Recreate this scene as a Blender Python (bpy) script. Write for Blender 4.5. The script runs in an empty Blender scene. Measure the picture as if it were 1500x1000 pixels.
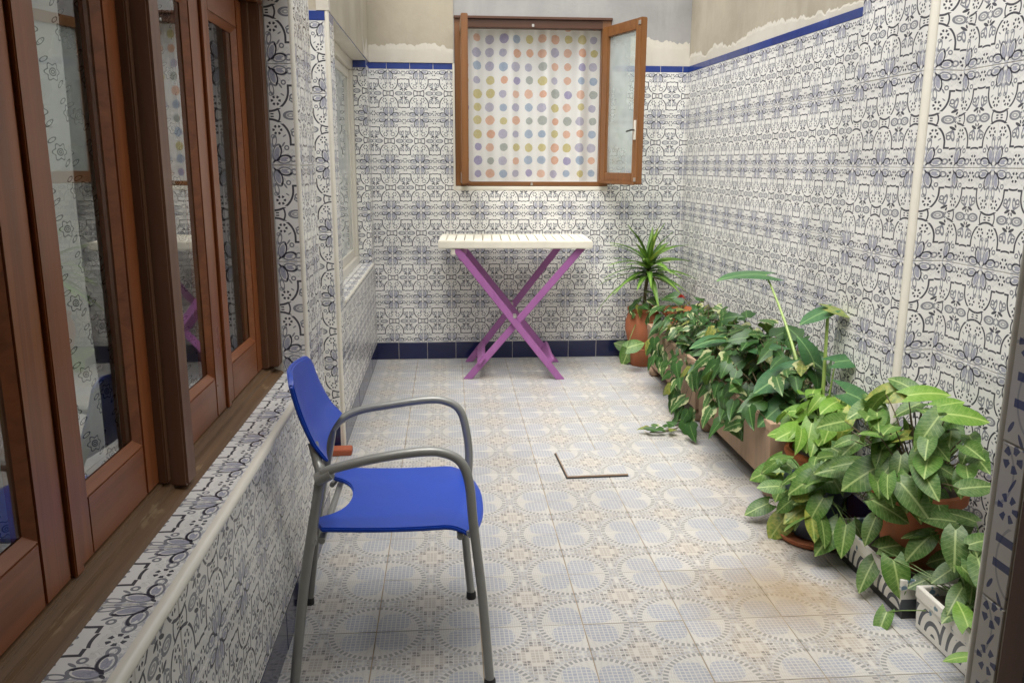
import bpy, bmesh, math, random
from mathutils import Vector, Matrix
random.seed(7)
RAD = math.radians
SC = bpy.context.scene
COL = SC.collection

# ------------------------------------------------------------------ camera
F_PX, YAW, PITCH, ROLL, CAM_H = 1202.44, 0.07689, 0.21301, 0.00417, 1.35
D = 5.674                                   # distance of the back wall
fwd = Vector((math.sin(YAW)*math.cos(PITCH), math.cos(YAW)*math.cos(PITCH), -math.sin(PITCH)))
rgt = Vector((math.cos(YAW), -math.sin(YAW), 0))
upv = rgt.cross(fwd)
c_r = rgt*math.cos(ROLL) + upv*math.sin(ROLL)
c_u = -rgt*math.sin(ROLL) + upv*math.cos(ROLL)
CAM = Vector((0, 0, CAM_H))
cam_data = bpy.data.cameras.new("camera")
cam = bpy.data.objects.new("camera", cam_data)
COL.objects.link(cam)
m3 = Matrix((c_r, c_u, -fwd)).transposed()
cam.matrix_world = Matrix.Translation(CAM) @ m3.to_4x4()
cam_data.sensor_width = 36
cam_data.lens = F_PX/1500*36
cam_data.clip_start = 0.02
cam_data.clip_end = 500
SC.camera = cam

# ------------------------------------------------------------------ sky, sun, exposure
SUN_EL, SUN_AZ = 70, 212
world = bpy.data.worlds.new("World")
SC.world = world
world.use_nodes = True
wn = world.node_tree
wn.nodes.clear()
sky = wn.nodes.new("ShaderNodeTexSky")
sky.sky_type = 'NISHITA'
sky.sun_disc = False
sky.sun_elevation = RAD(SUN_EL)
sky.sun_rotation = RAD(SUN_AZ)
sky.dust_density = 4.0
sky.air_density = 1.0
hs = wn.nodes.new("ShaderNodeHueSaturation")
hs.inputs['Saturation'].default_value = 0.16
bg = wn.nodes.new("ShaderNodeBackground")
bg.inputs['Strength'].default_value = 0.15
wo = wn.nodes.new("ShaderNodeOutputWorld")
wn.links.new(sky.outputs[0], hs.inputs['Color'])
wn.links.new(hs.outputs[0], bg.inputs[0])
wn.links.new(bg.outputs[0], wo.inputs[0])
sun_d = bpy.data.lights.new("sun", 'SUN')
sun_d.energy = 1.2
sun_d.angle = RAD(55)
sun_d.color = (1.0, 0.975, 0.94)
sun = bpy.data.objects.new("sun", sun_d)
COL.objects.link(sun)
sa, se = RAD(SUN_AZ), RAD(SUN_EL)
sdir = Vector((math.sin(sa)*math.cos(se), math.cos(sa)*math.cos(se), math.sin(se)))
sun.rotation_euler = sdir.to_track_quat('Z', 'Y').to_euler()
sun.location = (0.5, 3, 8)
vs = SC.view_settings
vs.view_transform = 'Standard'
vs.look = 'None'
vs.gamma = 1
vs.exposure = 1.35
vs.use_curve_mapping = False
SC.render.engine = 'CYCLES'
SC.cycles.max_bounces = 6
SC.cycles.glossy_bounces = 3
SC.cycles.diffuse_bounces = 3
SC.cycles.transparent_max_bounces = 16

# ------------------------------------------------------------------ photo pixel -> ray helpers
def ray(u, v):
    return c_r*((u-750)/F_PX) - c_u*((v-500)/F_PX) + fwd
def onx(u, v, x):
    d = ray(u, v); return CAM + d*(x/d.x)
def ony(u, v, y):
    d = ray(u, v); return CAM + d*(y/d.y)
def onz(u, v, z):
    d = ray(u, v); return CAM + d*((z-CAM_H)/d.z)

# ------------------------------------------------------------------ node expression helper
class E:
    def __init__(s, nt, sock): s.nt, s.s = nt, sock
    def _m(s, op, b=None, c=None, clamp=False):
        n = s.nt.nodes.new("ShaderNodeMath"); n.operation = op; n.use_clamp = clamp
        for i, v in enumerate((s, b, c)):
            if v is None: continue
            if isinstance(v, E): s.nt.links.new(v.s, n.inputs[i])
            else: n.inputs[i].default_value = v
        return E(s.nt, n.outputs[0])
    def __add__(s, o): return s._m('ADD', o)
    def __radd__(s, o): return s._m('ADD', o)
    def __sub__(s, o): return s._m('SUBTRACT', o)
    def __rsub__(s, o): return (s*-1.0) + o
    def __mul__(s, o): return s._m('MULTIPLY', o)
    def __rmul__(s, o): return s._m('MULTIPLY', o)
    def __truediv__(s, o): return s._m('DIVIDE', o)
    def abs(s): return s._m('ABSOLUTE')
    def lt(s, o): return s._m('LESS_THAN', o)
    def gt(s, o): return s._m('GREATER_THAN', o)
    def max(s, o): return s._m('MAXIMUM', o)
    def min(s, o): return s._m('MINIMUM', o)
    def sqrt(s): return s._m('SQRT')
    def cos(s): return s._m('COSINE')
    def sin(s): return s._m('SINE')
    def fract(s): return s._m('FRACT')
    def floor(s): return s._m('FLOOR')
    def sat(s): return s._m('ADD', 0.0, clamp=True)
    def atan2(s, o): return s._m('ARCTAN2', o)
def length(a, b): return (a*a + b*b).sqrt()
def ring(x, y, cx, cy, r, w): return (length(x-cx, y-cy)-r).abs().lt(w)
def ell(x, y, cx, cy, rx, ry, rot=0):
    dx, dy = x-cx, y-cy
    if rot:
        c, s = math.cos(rot), math.sin(rot)
        dx, dy = dx*c + dy*s, dy*c - dx*s
    return length(dx*(1/rx), dy*(1/ry))
def dots(x, y, cx, cy, r, w, n, th=0.0):
    dx, dy = x-cx, y-cy
    return (length(dx, dy)-r).abs().lt(w) * (dy.atan2(dx)*float(n)).cos().gt(th)
def alln(ms):
    o = ms[0]
    for m in ms[1:]: o = o.max(m)
    return o

class Mat:
    def __init__(s, name, rough=0.5, spec=0.5):
        s.m = bpy.data.materials.new(name); s.m.use_nodes = True
        s.nt = s.m.node_tree
        s.b = s.nt.nodes["Principled BSDF"]
        s.b.inputs['Roughness'].default_value = rough
        s.b.inputs['Specular IOR Level'].default_value = spec
    def new(s, t): return s.nt.nodes.new(t)
    def coord(s, kind='Object'):
        tc = s.new("ShaderNodeTexCoord"); return tc.outputs[kind]
    def xyz(s, sock):
        n = s.new("ShaderNodeSeparateXYZ"); s.nt.links.new(sock, n.inputs[0])
        return [E(s.nt, o) for o in n.outputs]
    def world(s):
        g = s.new("ShaderNodeNewGeometry"); return g.outputs['Position']
    def rnd(s):
        n = s.new("ShaderNodeObjectInfo"); return E(s.nt, n.outputs['Random'])
    def noise(s, co=None, scale=5, detail=4, rough=0.55, stretch=None, dist=0.0):
        n = s.new("ShaderNodeTexNoise"); n.inputs['Scale'].default_value = scale
        n.inputs['Detail'].default_value = detail; n.inputs['Roughness'].default_value = rough
        n.inputs['Distortion'].default_value = dist
        if co is None: co = s.coord()
        if stretch:
            mp = s.new("ShaderNodeMapping"); mp.inputs['Scale'].default_value = stretch
            s.nt.links.new(co, mp.inputs[0]); co = mp.outputs[0]
        s.nt.links.new(co, n.inputs['Vector'])
        return E(s.nt, n.outputs['Fac'])
    def mix(s, fac, a, b):
        n = s.new("ShaderNodeMix"); n.data_type = 'RGBA'
        if isinstance(fac, E): s.nt.links.new(fac.s, n.inputs[0])
        else: n.inputs[0].default_value = fac
        for i, v in ((6, a), (7, b)):
            if isinstance(v, (tuple, list)): n.inputs[i].default_value = (*v[:3], 1)
            else: s.nt.links.new(v, n.inputs[i])
        return n.outputs[2]
    def scale(s, colsock, fac):
        n = s.new("ShaderNodeMix"); n.data_type = 'RGBA'; n.blend_type = 'MULTIPLY'
        n.inputs[0].default_value = 1
        if isinstance(colsock, (tuple, list)): n.inputs[6].default_value = (*colsock[:3], 1)
        else: s.nt.links.new(colsock, n.inputs[6])
        s.nt.links.new(fac.s, n.inputs[7])
        return n.outputs[2]
    def ramp(s, fac, stops, interp='LINEAR'):
        n = s.new("ShaderNodeValToRGB"); n.color_ramp.interpolation = interp
        el = n.color_ramp.elements
        while len(el) < len(stops): el.new(0.5)
        for e, (p, c) in zip(el, stops): e.position = p; e.color = (*c[:3], 1)
        s.nt.links.new(fac.s, n.inputs[0]); return n.outputs[0]
    def base(s, c):
        if isinstance(c, (tuple, list)): s.b.inputs['Base Color'].default_value = (*c[:3], 1)
        else: s.nt.links.new(c, s.b.inputs['Base Color'])
        return s
    def rough(s, e): s.nt.links.new(e.s, s.b.inputs['Roughness']); return s
    def bump(s, h, strength=0.3, dist=0.002):
        n = s.new("ShaderNodeBump"); n.inputs['Strength'].default_value = strength
        n.inputs['Distance'].default_value = dist
        s.nt.links.new(h.s, n.inputs['Height']); s.nt.links.new(n.outputs[0], s.b.inputs['Normal']); return s

# ------------------------------------------------------------------ materials
def mat_wall_tile():
    M = Mat("painted_wall_tile", 0.22, 0.30)
    x, _, z = M.xyz(M.coord())
    sx = x.gt(0.0)
    a, b = x.abs()*10.0, z.abs()*10.0
    s, t = 1.0-a, 1.5241-b
    ncb = M.new("ShaderNodeCombineXYZ"); M.nt.links.new(a.s, ncb.inputs[0]); M.nt.links.new(b.s, ncb.inputs[1])
    scr = M.noise(ncb.outputs[0], 7.5, 1, .4, dist=.8)
    el1 = length(a-1.0, b.min(.75)-.75)*(1/.63)      # bulge: round foot, straight sides
    dark = alln([
        (el1-1.0).abs().lt(.052) * b.lt(.915) * (1.0-(b-.235).abs().lt(.018)),
        (b-.890).abs().lt(.032) * (a-.30).abs().lt(.10),
        ring(a, b, 0.0, 1.50, .60, .029) * a.lt(.19),
        ring(a, b, 1.02, 0.0, .36, .027) * b.lt(.20) * a.lt(.86),
        (b-.040).abs().lt(.022) * (a-.90).abs().lt(.05),
        dots(a, b, .76, .44, .115, .038, 6, -.2),
        dots(a, b, 0.0, 1.265, .125, .038, 6, -.2),
        ell(a, b, .14, .27, .125, .045, -.4).lt(1.0),
        ell(a, b, .055, .20, .03, .06, .4).lt(1.0),
        ell(s, t, .10, .12, .03, .065, -.75).lt(1.0),
        (ell(s, t, .20, .38, .115, .23, -.25)-1.0).abs().lt(.17) * (s-t*.25).gt(.12),
        (ell(s, t, .42, .185, .19, .115, .15)-1.0).abs().lt(.19) * (t-s*.2).gt(.10),
    ])
    blue = alln([
        ell(s, t, .185, .37, .080, .20, -.25).lt(1.0) * scr.gt(.36),
        ell(s, t, .42, .185, .14, .072, .1).lt(1.0) * scr.gt(.38),
        (ell(s, t, .0, .44, .06, .20)-1.0).abs().lt(.28) * .8,
        (ell(s, t, .46, .0, .18, .05)-1.0).abs().lt(.28) * .6,
        ell(s, t, .0, .0, .09, .09).lt(1.0) * .7,
        ell(a, b, .10, .40, .03, .09).lt(1.0) * .5,
    ])
    ground = b.gt(1.02)
    grey = alln([
        (ell(a, b, .32, 0.0, .20, .115)-1.0).abs().lt(.24),
        (ell(a, b, .33, 0.0, .09, .045)-1.0).abs().lt(.45) * .7,
        dots(a, b, 0.0, 0.0, .095, .034, 8, -.5),
        (ell(a, b, .12, .50, .055, .14, .2)-1.0).abs().lt(.34),
        ring(a, b, .255, .56, .065, .024),
        ell(a, b, .245, .40, .10, .028, .5).lt(1.0),
        ell(a, b, .33, .50, .022, .07, .3).lt(1.0),
        (ell(s, t, .20, .39, .125, .25, -.25)-1.0).abs().lt(.13),
        (ell(s, t, .42, .19, .21, .125, .15)-1.0).abs().lt(.15),
        (ell(s, t, .13, .74, .06, .16, -.15)-1.0).abs().lt(.26),
        (ell(s, t, .70, .20, .10, .08, .2)-1.0).abs().lt(.30),
        ring(s, t, .50, .54, .06, .022),
        ell(s, t, .40, .64, .028, .09, -.6).lt(1.0),
        ell(a, b, .55, .62, .065, .022, .6).lt(1.0),
        ring(a, b, .90, .64, .05, .018) * .8,
        ((scr-.5).abs().lt(.022)) * ground * .4,
    ])
    wash = ((scr-.46)*7.0).sat() * ground
    n = M.noise(scale=9, detail=2)
    base = M.mix(n, (.82, .805, .76), (.76, .745, .70))
    base = M.mix(wash*.16, base, (.36, .35, .33))
    c = M.mix(grey*.84, base, (.13, .135, .165))
    c = M.mix(blue*.56, c, (.10, .115, .25))
    c = M.mix(dark*.92, c, (.018, .017, .032))
    v = M.rnd()*.11 + .92
    M.base(M.scale(c, v))
    nb = M.noise(scale=35, detail=2)
    M.bump(nb, .06, .001)
    return M.m

def mat_floor_tile(T):
    M = Mat("mosaic_floor_tile", 0.32, 0.45)
    x, _, z = M.xyz(M.coord())
    hx, hy = .5 - x.abs()*(1/T), .5 - z.abs()*(1/T)
    r = length(hx, hy)
    th = hy.atan2(hx)
    K = 23.0
    lines = (hx*K).fract().lt(.19).max((hy*K).fract().lt(.19))
    wn_ = M.new("ShaderNodeTexWhiteNoise"); wn_.noise_dimensions = '2D'
    cb = M.new("ShaderNodeCombineXYZ")
    M.nt.links.new((hx*K).floor().s, cb.inputs[0]); M.nt.links.new((hy*K).floor().s, cb.inputs[1])
    M.nt.links.new(cb.outputs[0], wn_.inputs['Vector'])
    w = E(M.nt, wn_.outputs['Value'])
    cream, chip, slate = (.615, .59, .535), (.41, .39, .36), (.35, .365, .41)
    cA = M.mix(w*.8, slate, (.42, .43, .46))
    lens = (th-.7854).abs().lt(.72*(1.0-(r*(1/.405))*(r*(1/.405))*(r*(1/.405))*(r*(1/.405))*(r*(1/.405)))) * r.gt(.025)
    inner = M.mix(lines, cA, cream)
    fan = (r*44.0+th*3.0).fract().lt(.45)*.35 + (th*(40/6.2832)).fract().lt(.3)*.25
    inside = M.mix(lens, M.mix(fan, cream, (.44, .42, .39)), inner)
    tooth = (th*(52/6.2832)).fract().lt(.58)
    ringm = (r-.425).abs().lt(.024)
    ring2 = (r-.475).abs().lt(.017)
    chipm = w.gt(.30) * (1.0-lines)
    out = M.mix(chipm, cream, M.mix(w, (.50, .47, .43), (.36, .34, .32)))
    cx, cy = .5-hx, .5-hy
    star = length(cx, cy)
    dk = alln([ell(cx, cy, .105, .105, .04, .026, .78).lt(1.0), ell(cx, cy, .20, .045, .03, .022).lt(1.0),
               ell(cx, cy, .045, .20, .022, .03).lt(1.0), ell(cx, cy, .34, .055, .03, .02, .5).lt(1.0),
               ell(cx, cy, .055, .34, .02, .03, -.5).lt(1.0)]) * (1.0-lines)
    out = M.mix(star.lt(.17)*.25, out, (.58, .48, .36))
    out = M.mix(dk*.95, out, (.19, .18, .17))
    c = M.mix(r.lt(.455), out, cream)
    c = M.mix(((r-.475).abs().lt(.035))*(th*(64/6.2832)).fract().lt(.5)*.5, c, (.50, .47, .42))
    c = M.mix(ring2*(th*(70/6.2832)).fract().lt(.55)*.7, c, (.42, .43, .46))
    c = M.mix(ringm*tooth*.9, c, (.25, .25, .245))
    c = M.mix(r.lt(.40), c, inside)
    # worn and ochre-stained areas with a shape of their own
    pos = M.world()
    px, py, _ = M.xyz(pos)
    n1 = M.noise(pos, 1.7, 5, .6)
    st = ((n1-.45)*5.0).sat() * ((px-.55)*1.3).sat() * ((3.6-py)*.8).sat()
    c = M.mix(st*.62, c, (.34, .235, .11))
    spill = (1.15-length((px-1.12)*(1/.42), (py-2.33)*(1/.26))).sat() * ((n1-.30)*4.0).sat()
    c = M.mix(spill*.60, c, (.33, .22, .10))
    n2 = M.noise(pos, 3.3, 6, .65)
    c = M.mix(((n2-.52)*3.0).sat()*.28, c, (.45, .40, .32))
    n3 = M.noise(pos, 60, 2, .5)
    c = M.mix(n3.gt(.74)*.35, c, (.25, .2, .15))
    M.base(M.scale(c, M.rnd()*.09+.71))
    M.rough(n2*.25+.26)
    return M.m

def mat_plain_tile(name, col, rough=.12, var=.15):
    M = Mat(name, rough, .5)
    n = M.noise(scale=14, detail=3)
    c = M.mix(n, tuple(k*(1-var) for k in col), tuple(k*(1+var) for k in col))
    M.base(M.scale(c, M.rnd()*.3+.85))
    return M.m

def mat_simple(name, col, rough=.5, var=.1, scale=8, spec=.5, bump=0.0, bscale=60, metal=0.0):
    M = Mat(name, rough, spec)
    n = M.noise(scale=scale, detail=5)
    M.base(M.mix(n, tuple(k*(1-var) for k in col), tuple(min(1, k*(1+var)) for k in col)))
    M.b.inputs['Metallic'].default_value = metal
    if bump:
        M.bump(M.noise(scale=bscale, detail=4), bump, .003)
    return M.m

def mat_plaster(name, c1, c2, c3):
    M = Mat(name, .9, .2)
    pos = M.world()
    n = M.noise(pos, 1.6, 6, .62)
    st = M.noise(pos, 1.0, 5, .6, stretch=(7, 7, 1.1))
    c = M.mix(((n-.35)*3.0).sat(), c1, c2)
    c = M.mix(((st-.5)*3.0).sat()*.6, c, c3)
    M.base(c)
    M.bump(M.noise(pos, 45, 5, .6), .25, .004)
    return M.m

def mat_wood(name, c1, c2, axis='Z', rough=.35, coat=.0, wear=None):
    M = Mat(name, rough, .5)
    st = {'Z': (38, 38, 1.6), 'Y': (38, 1.6, 38), 'X': (1.6, 38, 38)}[axis]
    pos = M.world()
    n = M.noise(pos, 1.0, 6, .6, stretch=st, dist=.6)
    n2 = M.noise(pos, 5, 3, .5)
    c = M.mix(((n-.3)*2.2).sat(), c1, c2)
    c = M.mix((n2-.4).sat()*.6, c, tuple(k*.5 for k in c1))
    if wear:
        n3 = M.noise(pos, 1.0, 6, .7, stretch=tuple(k*.7 for k in st), dist=1.0)
        n4 = M.noise(pos, 7, 4, .6)
        c = M.mix(((n3*n4-.335)*26.0).sat()*.40, c, wear)
    M.base(c)
    M.bump(n, .15, .002)
    M.rough(n2*.3+(rough-.12))
    return M.m

def mat_glass(name, tint=(.975, .985, .98), film=0.0):
    m = bpy.data.materials.new(name); m.use_nodes = True
    nt = m.node_tree; nt.nodes.clear()
    o = nt.nodes.new("ShaderNodeOutputMaterial")
    tr = nt.nodes.new("ShaderNodeBsdfTransparent"); tr.inputs[0].default_value = (*tint, 1)
    gl = nt.nodes.new("ShaderNodeBsdfGlossy"); gl.inputs['Roughness'].default_value = 0.01
    fr = nt.nodes.new("ShaderNodeFresnel"); fr.inputs[0].default_value = 1.52
    # a pane reflects from both of its faces
    mu = nt.nodes.new("ShaderNodeMath"); mu.operation = 'MULTIPLY'; mu.use_clamp = True; mu.inputs[1].default_value = 1.7
    ge = nt.nodes.new("ShaderNodeNewGeometry")          # only the face the light enters reflects
    fb = nt.nodes.new("ShaderNodeMath"); fb.operation = 'SUBTRACT'; fb.inputs[0].default_value = 1.0
    nt.links.new(ge.outputs['Backfacing'], fb.inputs[1])
    fm = nt.nodes.new("ShaderNodeMath"); fm.operation = 'MULTIPLY'
    nt.links.new(fr.outputs[0], fm.inputs[0]); nt.links.new(fb.outputs[0], fm.inputs[1])
    nt.links.new(fm.outputs[0], mu.inputs[0])
    mx = nt.nodes.new("ShaderNodeMixShader")
    nt.links.new(mu.outputs[0], mx.inputs[0]); nt.links.new(tr.outputs[0], mx.inputs[1]); nt.links.new(gl.outputs[0], mx.inputs[2])
    last = mx
    if film:
        tc = nt.nodes.new("ShaderNodeTexCoord"); no = nt.nodes.new("ShaderNodeTexNoise"); no.inputs['Scale'].default_value = 4
        nt.links.new(tc.outputs['Object'], no.inputs[0])
        mm = nt.nodes.new("ShaderNodeMath"); mm.operation = 'MULTIPLY'; mm.inputs[1].default_value = film*2
        nt.links.new(no.outputs[0], mm.inputs[0])
        df = nt.nodes.new("ShaderNodeBsdfDiffuse"); df.inputs[0].default_value = (.62, .66, .64, 1)
        m2 = nt.nodes.new("ShaderNodeMixShader")
        nt.links.new(mm.outputs[0], m2.inputs[0]); nt.links.new(mx.outputs[0], m2.inputs[1]); nt.links.new(df.outputs[0], m2.inputs[2])
        last = m2
    nt.links.new(last.outputs[0], o.inputs[0])
    return m

def mat_polka():
    M = Mat("polka_dot_cotton", .85, .2)
    x, _, z = M.xyz(M.coord())
    S = 1/.0885
    gx, gz = x*S+.2, z*S
    ix, iz = gx.floor(), gz.floor()
    cb = M.new("ShaderNodeCombineXYZ"); M.nt.links.new(ix.s, cb.inputs[0]); M.nt.links.new(iz.s, cb.inputs[1])
    w = M.new("ShaderNodeTexWhiteNoise"); w.noise_dimensions = '2D'; M.nt.links.new(cb.outputs[0], w.inputs['Vector'])
    wv = E(M.nt, w.outputs['Value'])
    sp = M.new("ShaderNodeSeparateColor"); M.nt.links.new(w.outputs['Color'], sp.inputs[0])
    r1, r2, r3 = [E(M.nt, o) for o in sp.outputs]
    dx, dz = gx.fract()-.5-(r1-.5)*.12, gz.fract()-.5-(r2-.5)*.10
    wob = M.noise(scale=40, detail=2)
    rr = length(dx*1.02, dz) + (wob-.5)*.10
    m = rr.lt(r3*.09+.265)
    col = M.ramp(wv, [(0, (.20, .18, .40)), (.17, (.70, .30, .13)), (.38, (.20, .32, .50)), (.52, (.56, .48, .13)),
                      (.68, (.34, .38, .35)), (.78, (.34, .31, .52)), (.88, (.74, .42, .28))], 'CONSTANT')
    ink = M.noise(scale=70, detail=2)
    c = M.mix(m*(r1*.40+.50)*(ink*.5+.74), (.86, .86, .83), col)
    M.base(c)
    tl = M.new("ShaderNodeBsdfTranslucent"); M.nt.links.new(c, tl.inputs[0])
    mx = M.new("ShaderNodeMixShader"); mx.inputs[0].default_value = .45
    M.nt.links.new(M.b.outputs[0], mx.inputs[1]); M.nt.links.new(tl.outputs[0], mx.inputs[2])
    M.nt.links.new(mx.outputs[0], M.nt.nodes["Material Output"].inputs[0])
    return M.m

def mat_lace():
    M = Mat("printed_voile", .9, .1)
    _, y, z = M.xyz(M.coord())
    S = 20.0
    gy, gz = y*S, z*S*.75
    row = gz.floor()
    gy = gy + row*.5
    u, v = gy.fract()-.5, gz.fract()-.5
    n = M.noise(scale=26, detail=3)
    d = length(u, v) + (n-.5)*.07
    ang = v.atan2(u)
    pet = (d-(.15+.045*1.0)-((ang*6.0).cos()*.035)).abs().lt(.018)
    rose = (d-.085).abs().lt(.018).max((d-.035).abs().lt(.016)).max(pet)
    leaf = (ell(u, v, .25, -.28, .13, .05, .7)-1.0).abs().lt(.2).max((ell(u, v, -.22, .30, .12, .05, .5)-1.0).abs().lt(.2))
    leaf = leaf.max((u*22.0+v*14.0).sin().abs().lt(.18) * ell(u, v, .25, -.28, .11, .045, .7).lt(1.0))
    c = M.mix(rose.max(leaf)*.85, (.78, .79, .74), (.05, .055, .055))
    M.base(c)
    return M.m

def mat_leaf(name, dark, light, vein, vein_amt=.5, freq=9.0, vary=.35, edge=None, gloss=.40):
    M = Mat(name, gloss, .32)
    x, y, z = M.xyz(M.coord())
    ax = x.abs()
    mid = ax.lt(.022)
    ribs = ((y*freq - ax*freq*.9 + ax*ax*freq*.8).fract()-.5).abs().lt(.07)
    blot = M.noise(scale=7, detail=3)
    blush = ((.34-ax)*2.6).sat()*((blot-.32)*2.5).sat()
    c = M.mix(M.rnd()*vary + blot*.25, dark, light)
    c = M.mix(blush*vein_amt, c, vein)
    c = M.mix(ribs*vein_amt*.42, c, vein)
    c = M.mix(mid*.8, c, vein)
    c = M.mix(M.rnd().gt(.93)*((blot-.30)*3.0).sat()*.6, c, (.42, .36, .07))
    if edge: c = M.mix(((ax*2.6+blot*1.1-1.02)*6.0).sat()*.8, c, edge)
    # let some light through the blade
    nt = M.nt
    M.base(c)
    tl = nt.nodes.new("ShaderNodeBsdfTranslucent")
    sc = M.mix(.35, c, (.25, .40, .05)); nt.links.new(sc, tl.inputs[0])
    mx = nt.nodes.new("ShaderNodeMixShader"); mx.inputs[0].default_value = .22
    out = nt.nodes["Material Output"]
    nt.links.new(M.b.outputs[0], mx.inputs[1]); nt.links.new(tl.outputs[0], mx.inputs[2]); nt.links.new(mx.outputs[0], out.inputs[0])
    M.bump(ribs*.5+blot, .15, .004)
    return M.m

def mat_terracotta(name, col, stain, streak=0.0):
    M = Mat(name, .8, .25)
    pos = M.world()
    n = M.noise(pos, 6, 5, .6)
    c = M.mix(n, tuple(k*.8 for k in col), tuple(k*1.15 for k in col))
    n2 = M.noise(pos, 1, 5, .6, stretch=(22, 22, 2.5))
    c = M.mix(((n2-.46)*4.0).sat()*(.35+streak), c, stain)
    M.base(c)
    M.bump(M.noise(pos, 90, 3, .6), .2, .002)
    return M.m

def mat_painted_planter():
    M = Mat("hand_painted_ceramic", .25, .5)
    _, y, z = M.xyz(M.coord())
    yy, zz = (y*6.0), z*7.0
    u = yy.fract()-.5
    arcs = ((length(u+.3, (zz-.1)*.7)*34.0).sin()).gt(.35) * zz.lt(.62) * zz.gt(.15)
    nn = M.noise(scale=24, detail=2)
    blobs = ((nn-.60)*30.0).sat() * zz.gt(.55)
    c = M.mix(arcs*.9, (.70, .67, .60), (.02, .03, .05))
    c = M.mix(blobs*.85, c, (.04, .13, .20))
    M.base(c)
    return M.m

def mat_border_tile():
    M = Mat("blue_border_tile", .18, .5)
    x, _, z = M.xyz(M.coord())
    u, v = x*20.0, (z*5.0)
    f = v.fract()-.5
    n = M.noise(scale=30, detail=1)
    bars = (((f-.41).abs().lt(.026)).max((f-.25).abs().lt(.026))) * (u-.1).abs().lt(.30) * n.gt(.36)
    fl = dots(u, f*4.0, .0, -.35, .24, .10, 5, -.2).max(ell(u, f, -.2, .10, .10, .025, .3).lt(1.0)).max(ell(u, f, .2, .03, .14, .022, -.3).lt(1.0))
    fl = fl.max(dots(u, f*4.0, .05, -1.55, .26, .10, 6, .0)).max(ell(u, f, .1, -.24, .12, .02, .4).lt(1.0))
    th = ((length(u-.6, (f-.3)*3.0)-.7).abs().lt(.03)).max((length(u+.5, (f+.2)*3.0)-.6).abs().lt(.03))
    c = M.mix(th*.5, (.74, .70, .62), (.25, .26, .30))
    c = M.mix(bars.max(fl)*.85, c, (.03, .05, .17))
    M.base(c)
    return M.m

MT = {}
FT = 0.30726
MT['wall_tile'] = mat_wall_tile()
MT['floor_tile'] = mat_floor_tile(FT)
MT['navy'] = mat_plain_tile("navy_tile", (.012, .016, .062), .10)
MT['band'] = mat_plain_tile("blue_band_tile", (.022, .045, .20), .16, .35)
MT['grout'] = mat_simple("pale_grout", (.66, .62, .54), .85, .12, 20)
MT['dgrout'] = mat_simple("dirty_floor_grout", (.30, .23, .15), .9, .4, 6)
MT['trim'] = mat_simple("cream_glazed_trim", (.72, .68, .58), .22, .07, 10)
MT['plaster_beige'] = mat_plaster("beige_cement_render", (.43, .38, .29), (.30, .265, .20), (.50, .455, .37))
MT['plaster_grey'] = mat_plaster("grey_cement_render", (.36, .35, .33), (.26, .255, .245), (.43, .42, .40))
MT['white_render'] = mat_plaster("white_filler", (.58, .54, .46), (.46, .42, .35), (.64, .61, .55))
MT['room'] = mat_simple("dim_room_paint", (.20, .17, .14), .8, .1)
MT['wood_v'] = mat_wood("red_varnished_wood_upright", (.30, .092, .027), (.155, .043, .013), 'Z', .30)
MT['wood_h'] = mat_wood("red_varnished_wood_rail", (.29, .092, .028), (.150, .044, .014), 'Y', .34)
MT['wood_old_h'] = mat_wood("weathered_wood_sill", (.190, .105, .045), (.095, .052, .024), 'Y', .5, wear=(.36, .26, .14))
MT['wood_old_v'] = mat_wood("weathered_wood_post", (.150, .065, .028), (.085, .036, .017), 'Z', .45, wear=(.22, .13, .06))
MT['wood_mull'] = mat_wood("faded_wood_mullion", (.190, .090, .050), (.125, .055, .028), 'Z', .42)
MT['pine_v'] = mat_wood("golden_brown_wood_upright", (.25, .105, .030), (.15, .058, .017), 'Z', .38)
MT['pine_h'] = mat_wood("golden_brown_wood_rail", (.23, .095, .028), (.14, .052, .016), 'X', .38)
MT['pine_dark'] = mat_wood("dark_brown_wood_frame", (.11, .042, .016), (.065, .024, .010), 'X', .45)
MT['glass'] = mat_glass("window_glass")
MT['film_glass'] = mat_glass("hazy_window_glass", (.90, .95, .93), .30)
MT['polka'] = mat_polka()
MT['lace'] = mat_lace()
MT['alu'] = mat_simple("cream_lacquered_metal", (.68, .64, .55), .35, .05)
MT['steel'] = mat_simple("grey_painted_steel", (.27, .27, .245), .34, .08, 30, metal=.25)
MT['rubber'] = mat_simple("black_rubber", (.015, .015, .015), .6)
MT['blue'] = mat_simple("blue_plastic", (.006, .052, .40), .36, .16, 5, bump=.08, bscale=300)
MT['lilac'] = mat_wood("lilac_painted_wood", (.35, .125, .325), (.30, .10, .28), 'Z', .45, wear=(.40, .17, .37))
MT['white_paint'] = mat_simple("old_white_paint", (.70, .66, .55), .5, .14, 14, bump=.15)
MT['terra'] = mat_terracotta("terracotta", (.40, .135, .062), (.30, .17, .11))
MT['terra_pale'] = mat_terracotta("weathered_terracotta", (.37, .25, .165), (.25, .185, .13), .35)
MT['terra_orange'] = mat_terracotta("orange_terracotta", (.50, .16, .06), (.34, .13, .07))
MT['pot_blue'] = mat_simple("slate_blue_glaze", (.035, .055, .085), .3, .25, 10)
MT['painted'] = mat_painted_planter()
MT['soil'] = mat_simple("dark_soil", (.035, .024, .016), .95, .5, 40, bump=.6, bscale=60)
MT['brick'] = mat_terracotta("red_brick", (.36, .10, .05), (.24, .09, .05))
MT['border'] = mat_border_tile()
MT['metal'] = mat_simple("brushed_metal", (.55, .53, .48), .35, .1, metal=.8)
MT['black'] = mat_simple("black_iron", (.02, .02, .02), .4)
MT['red'] = mat_simple("red_petal", (.62, .03, .025), .5, .2, 30)
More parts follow.
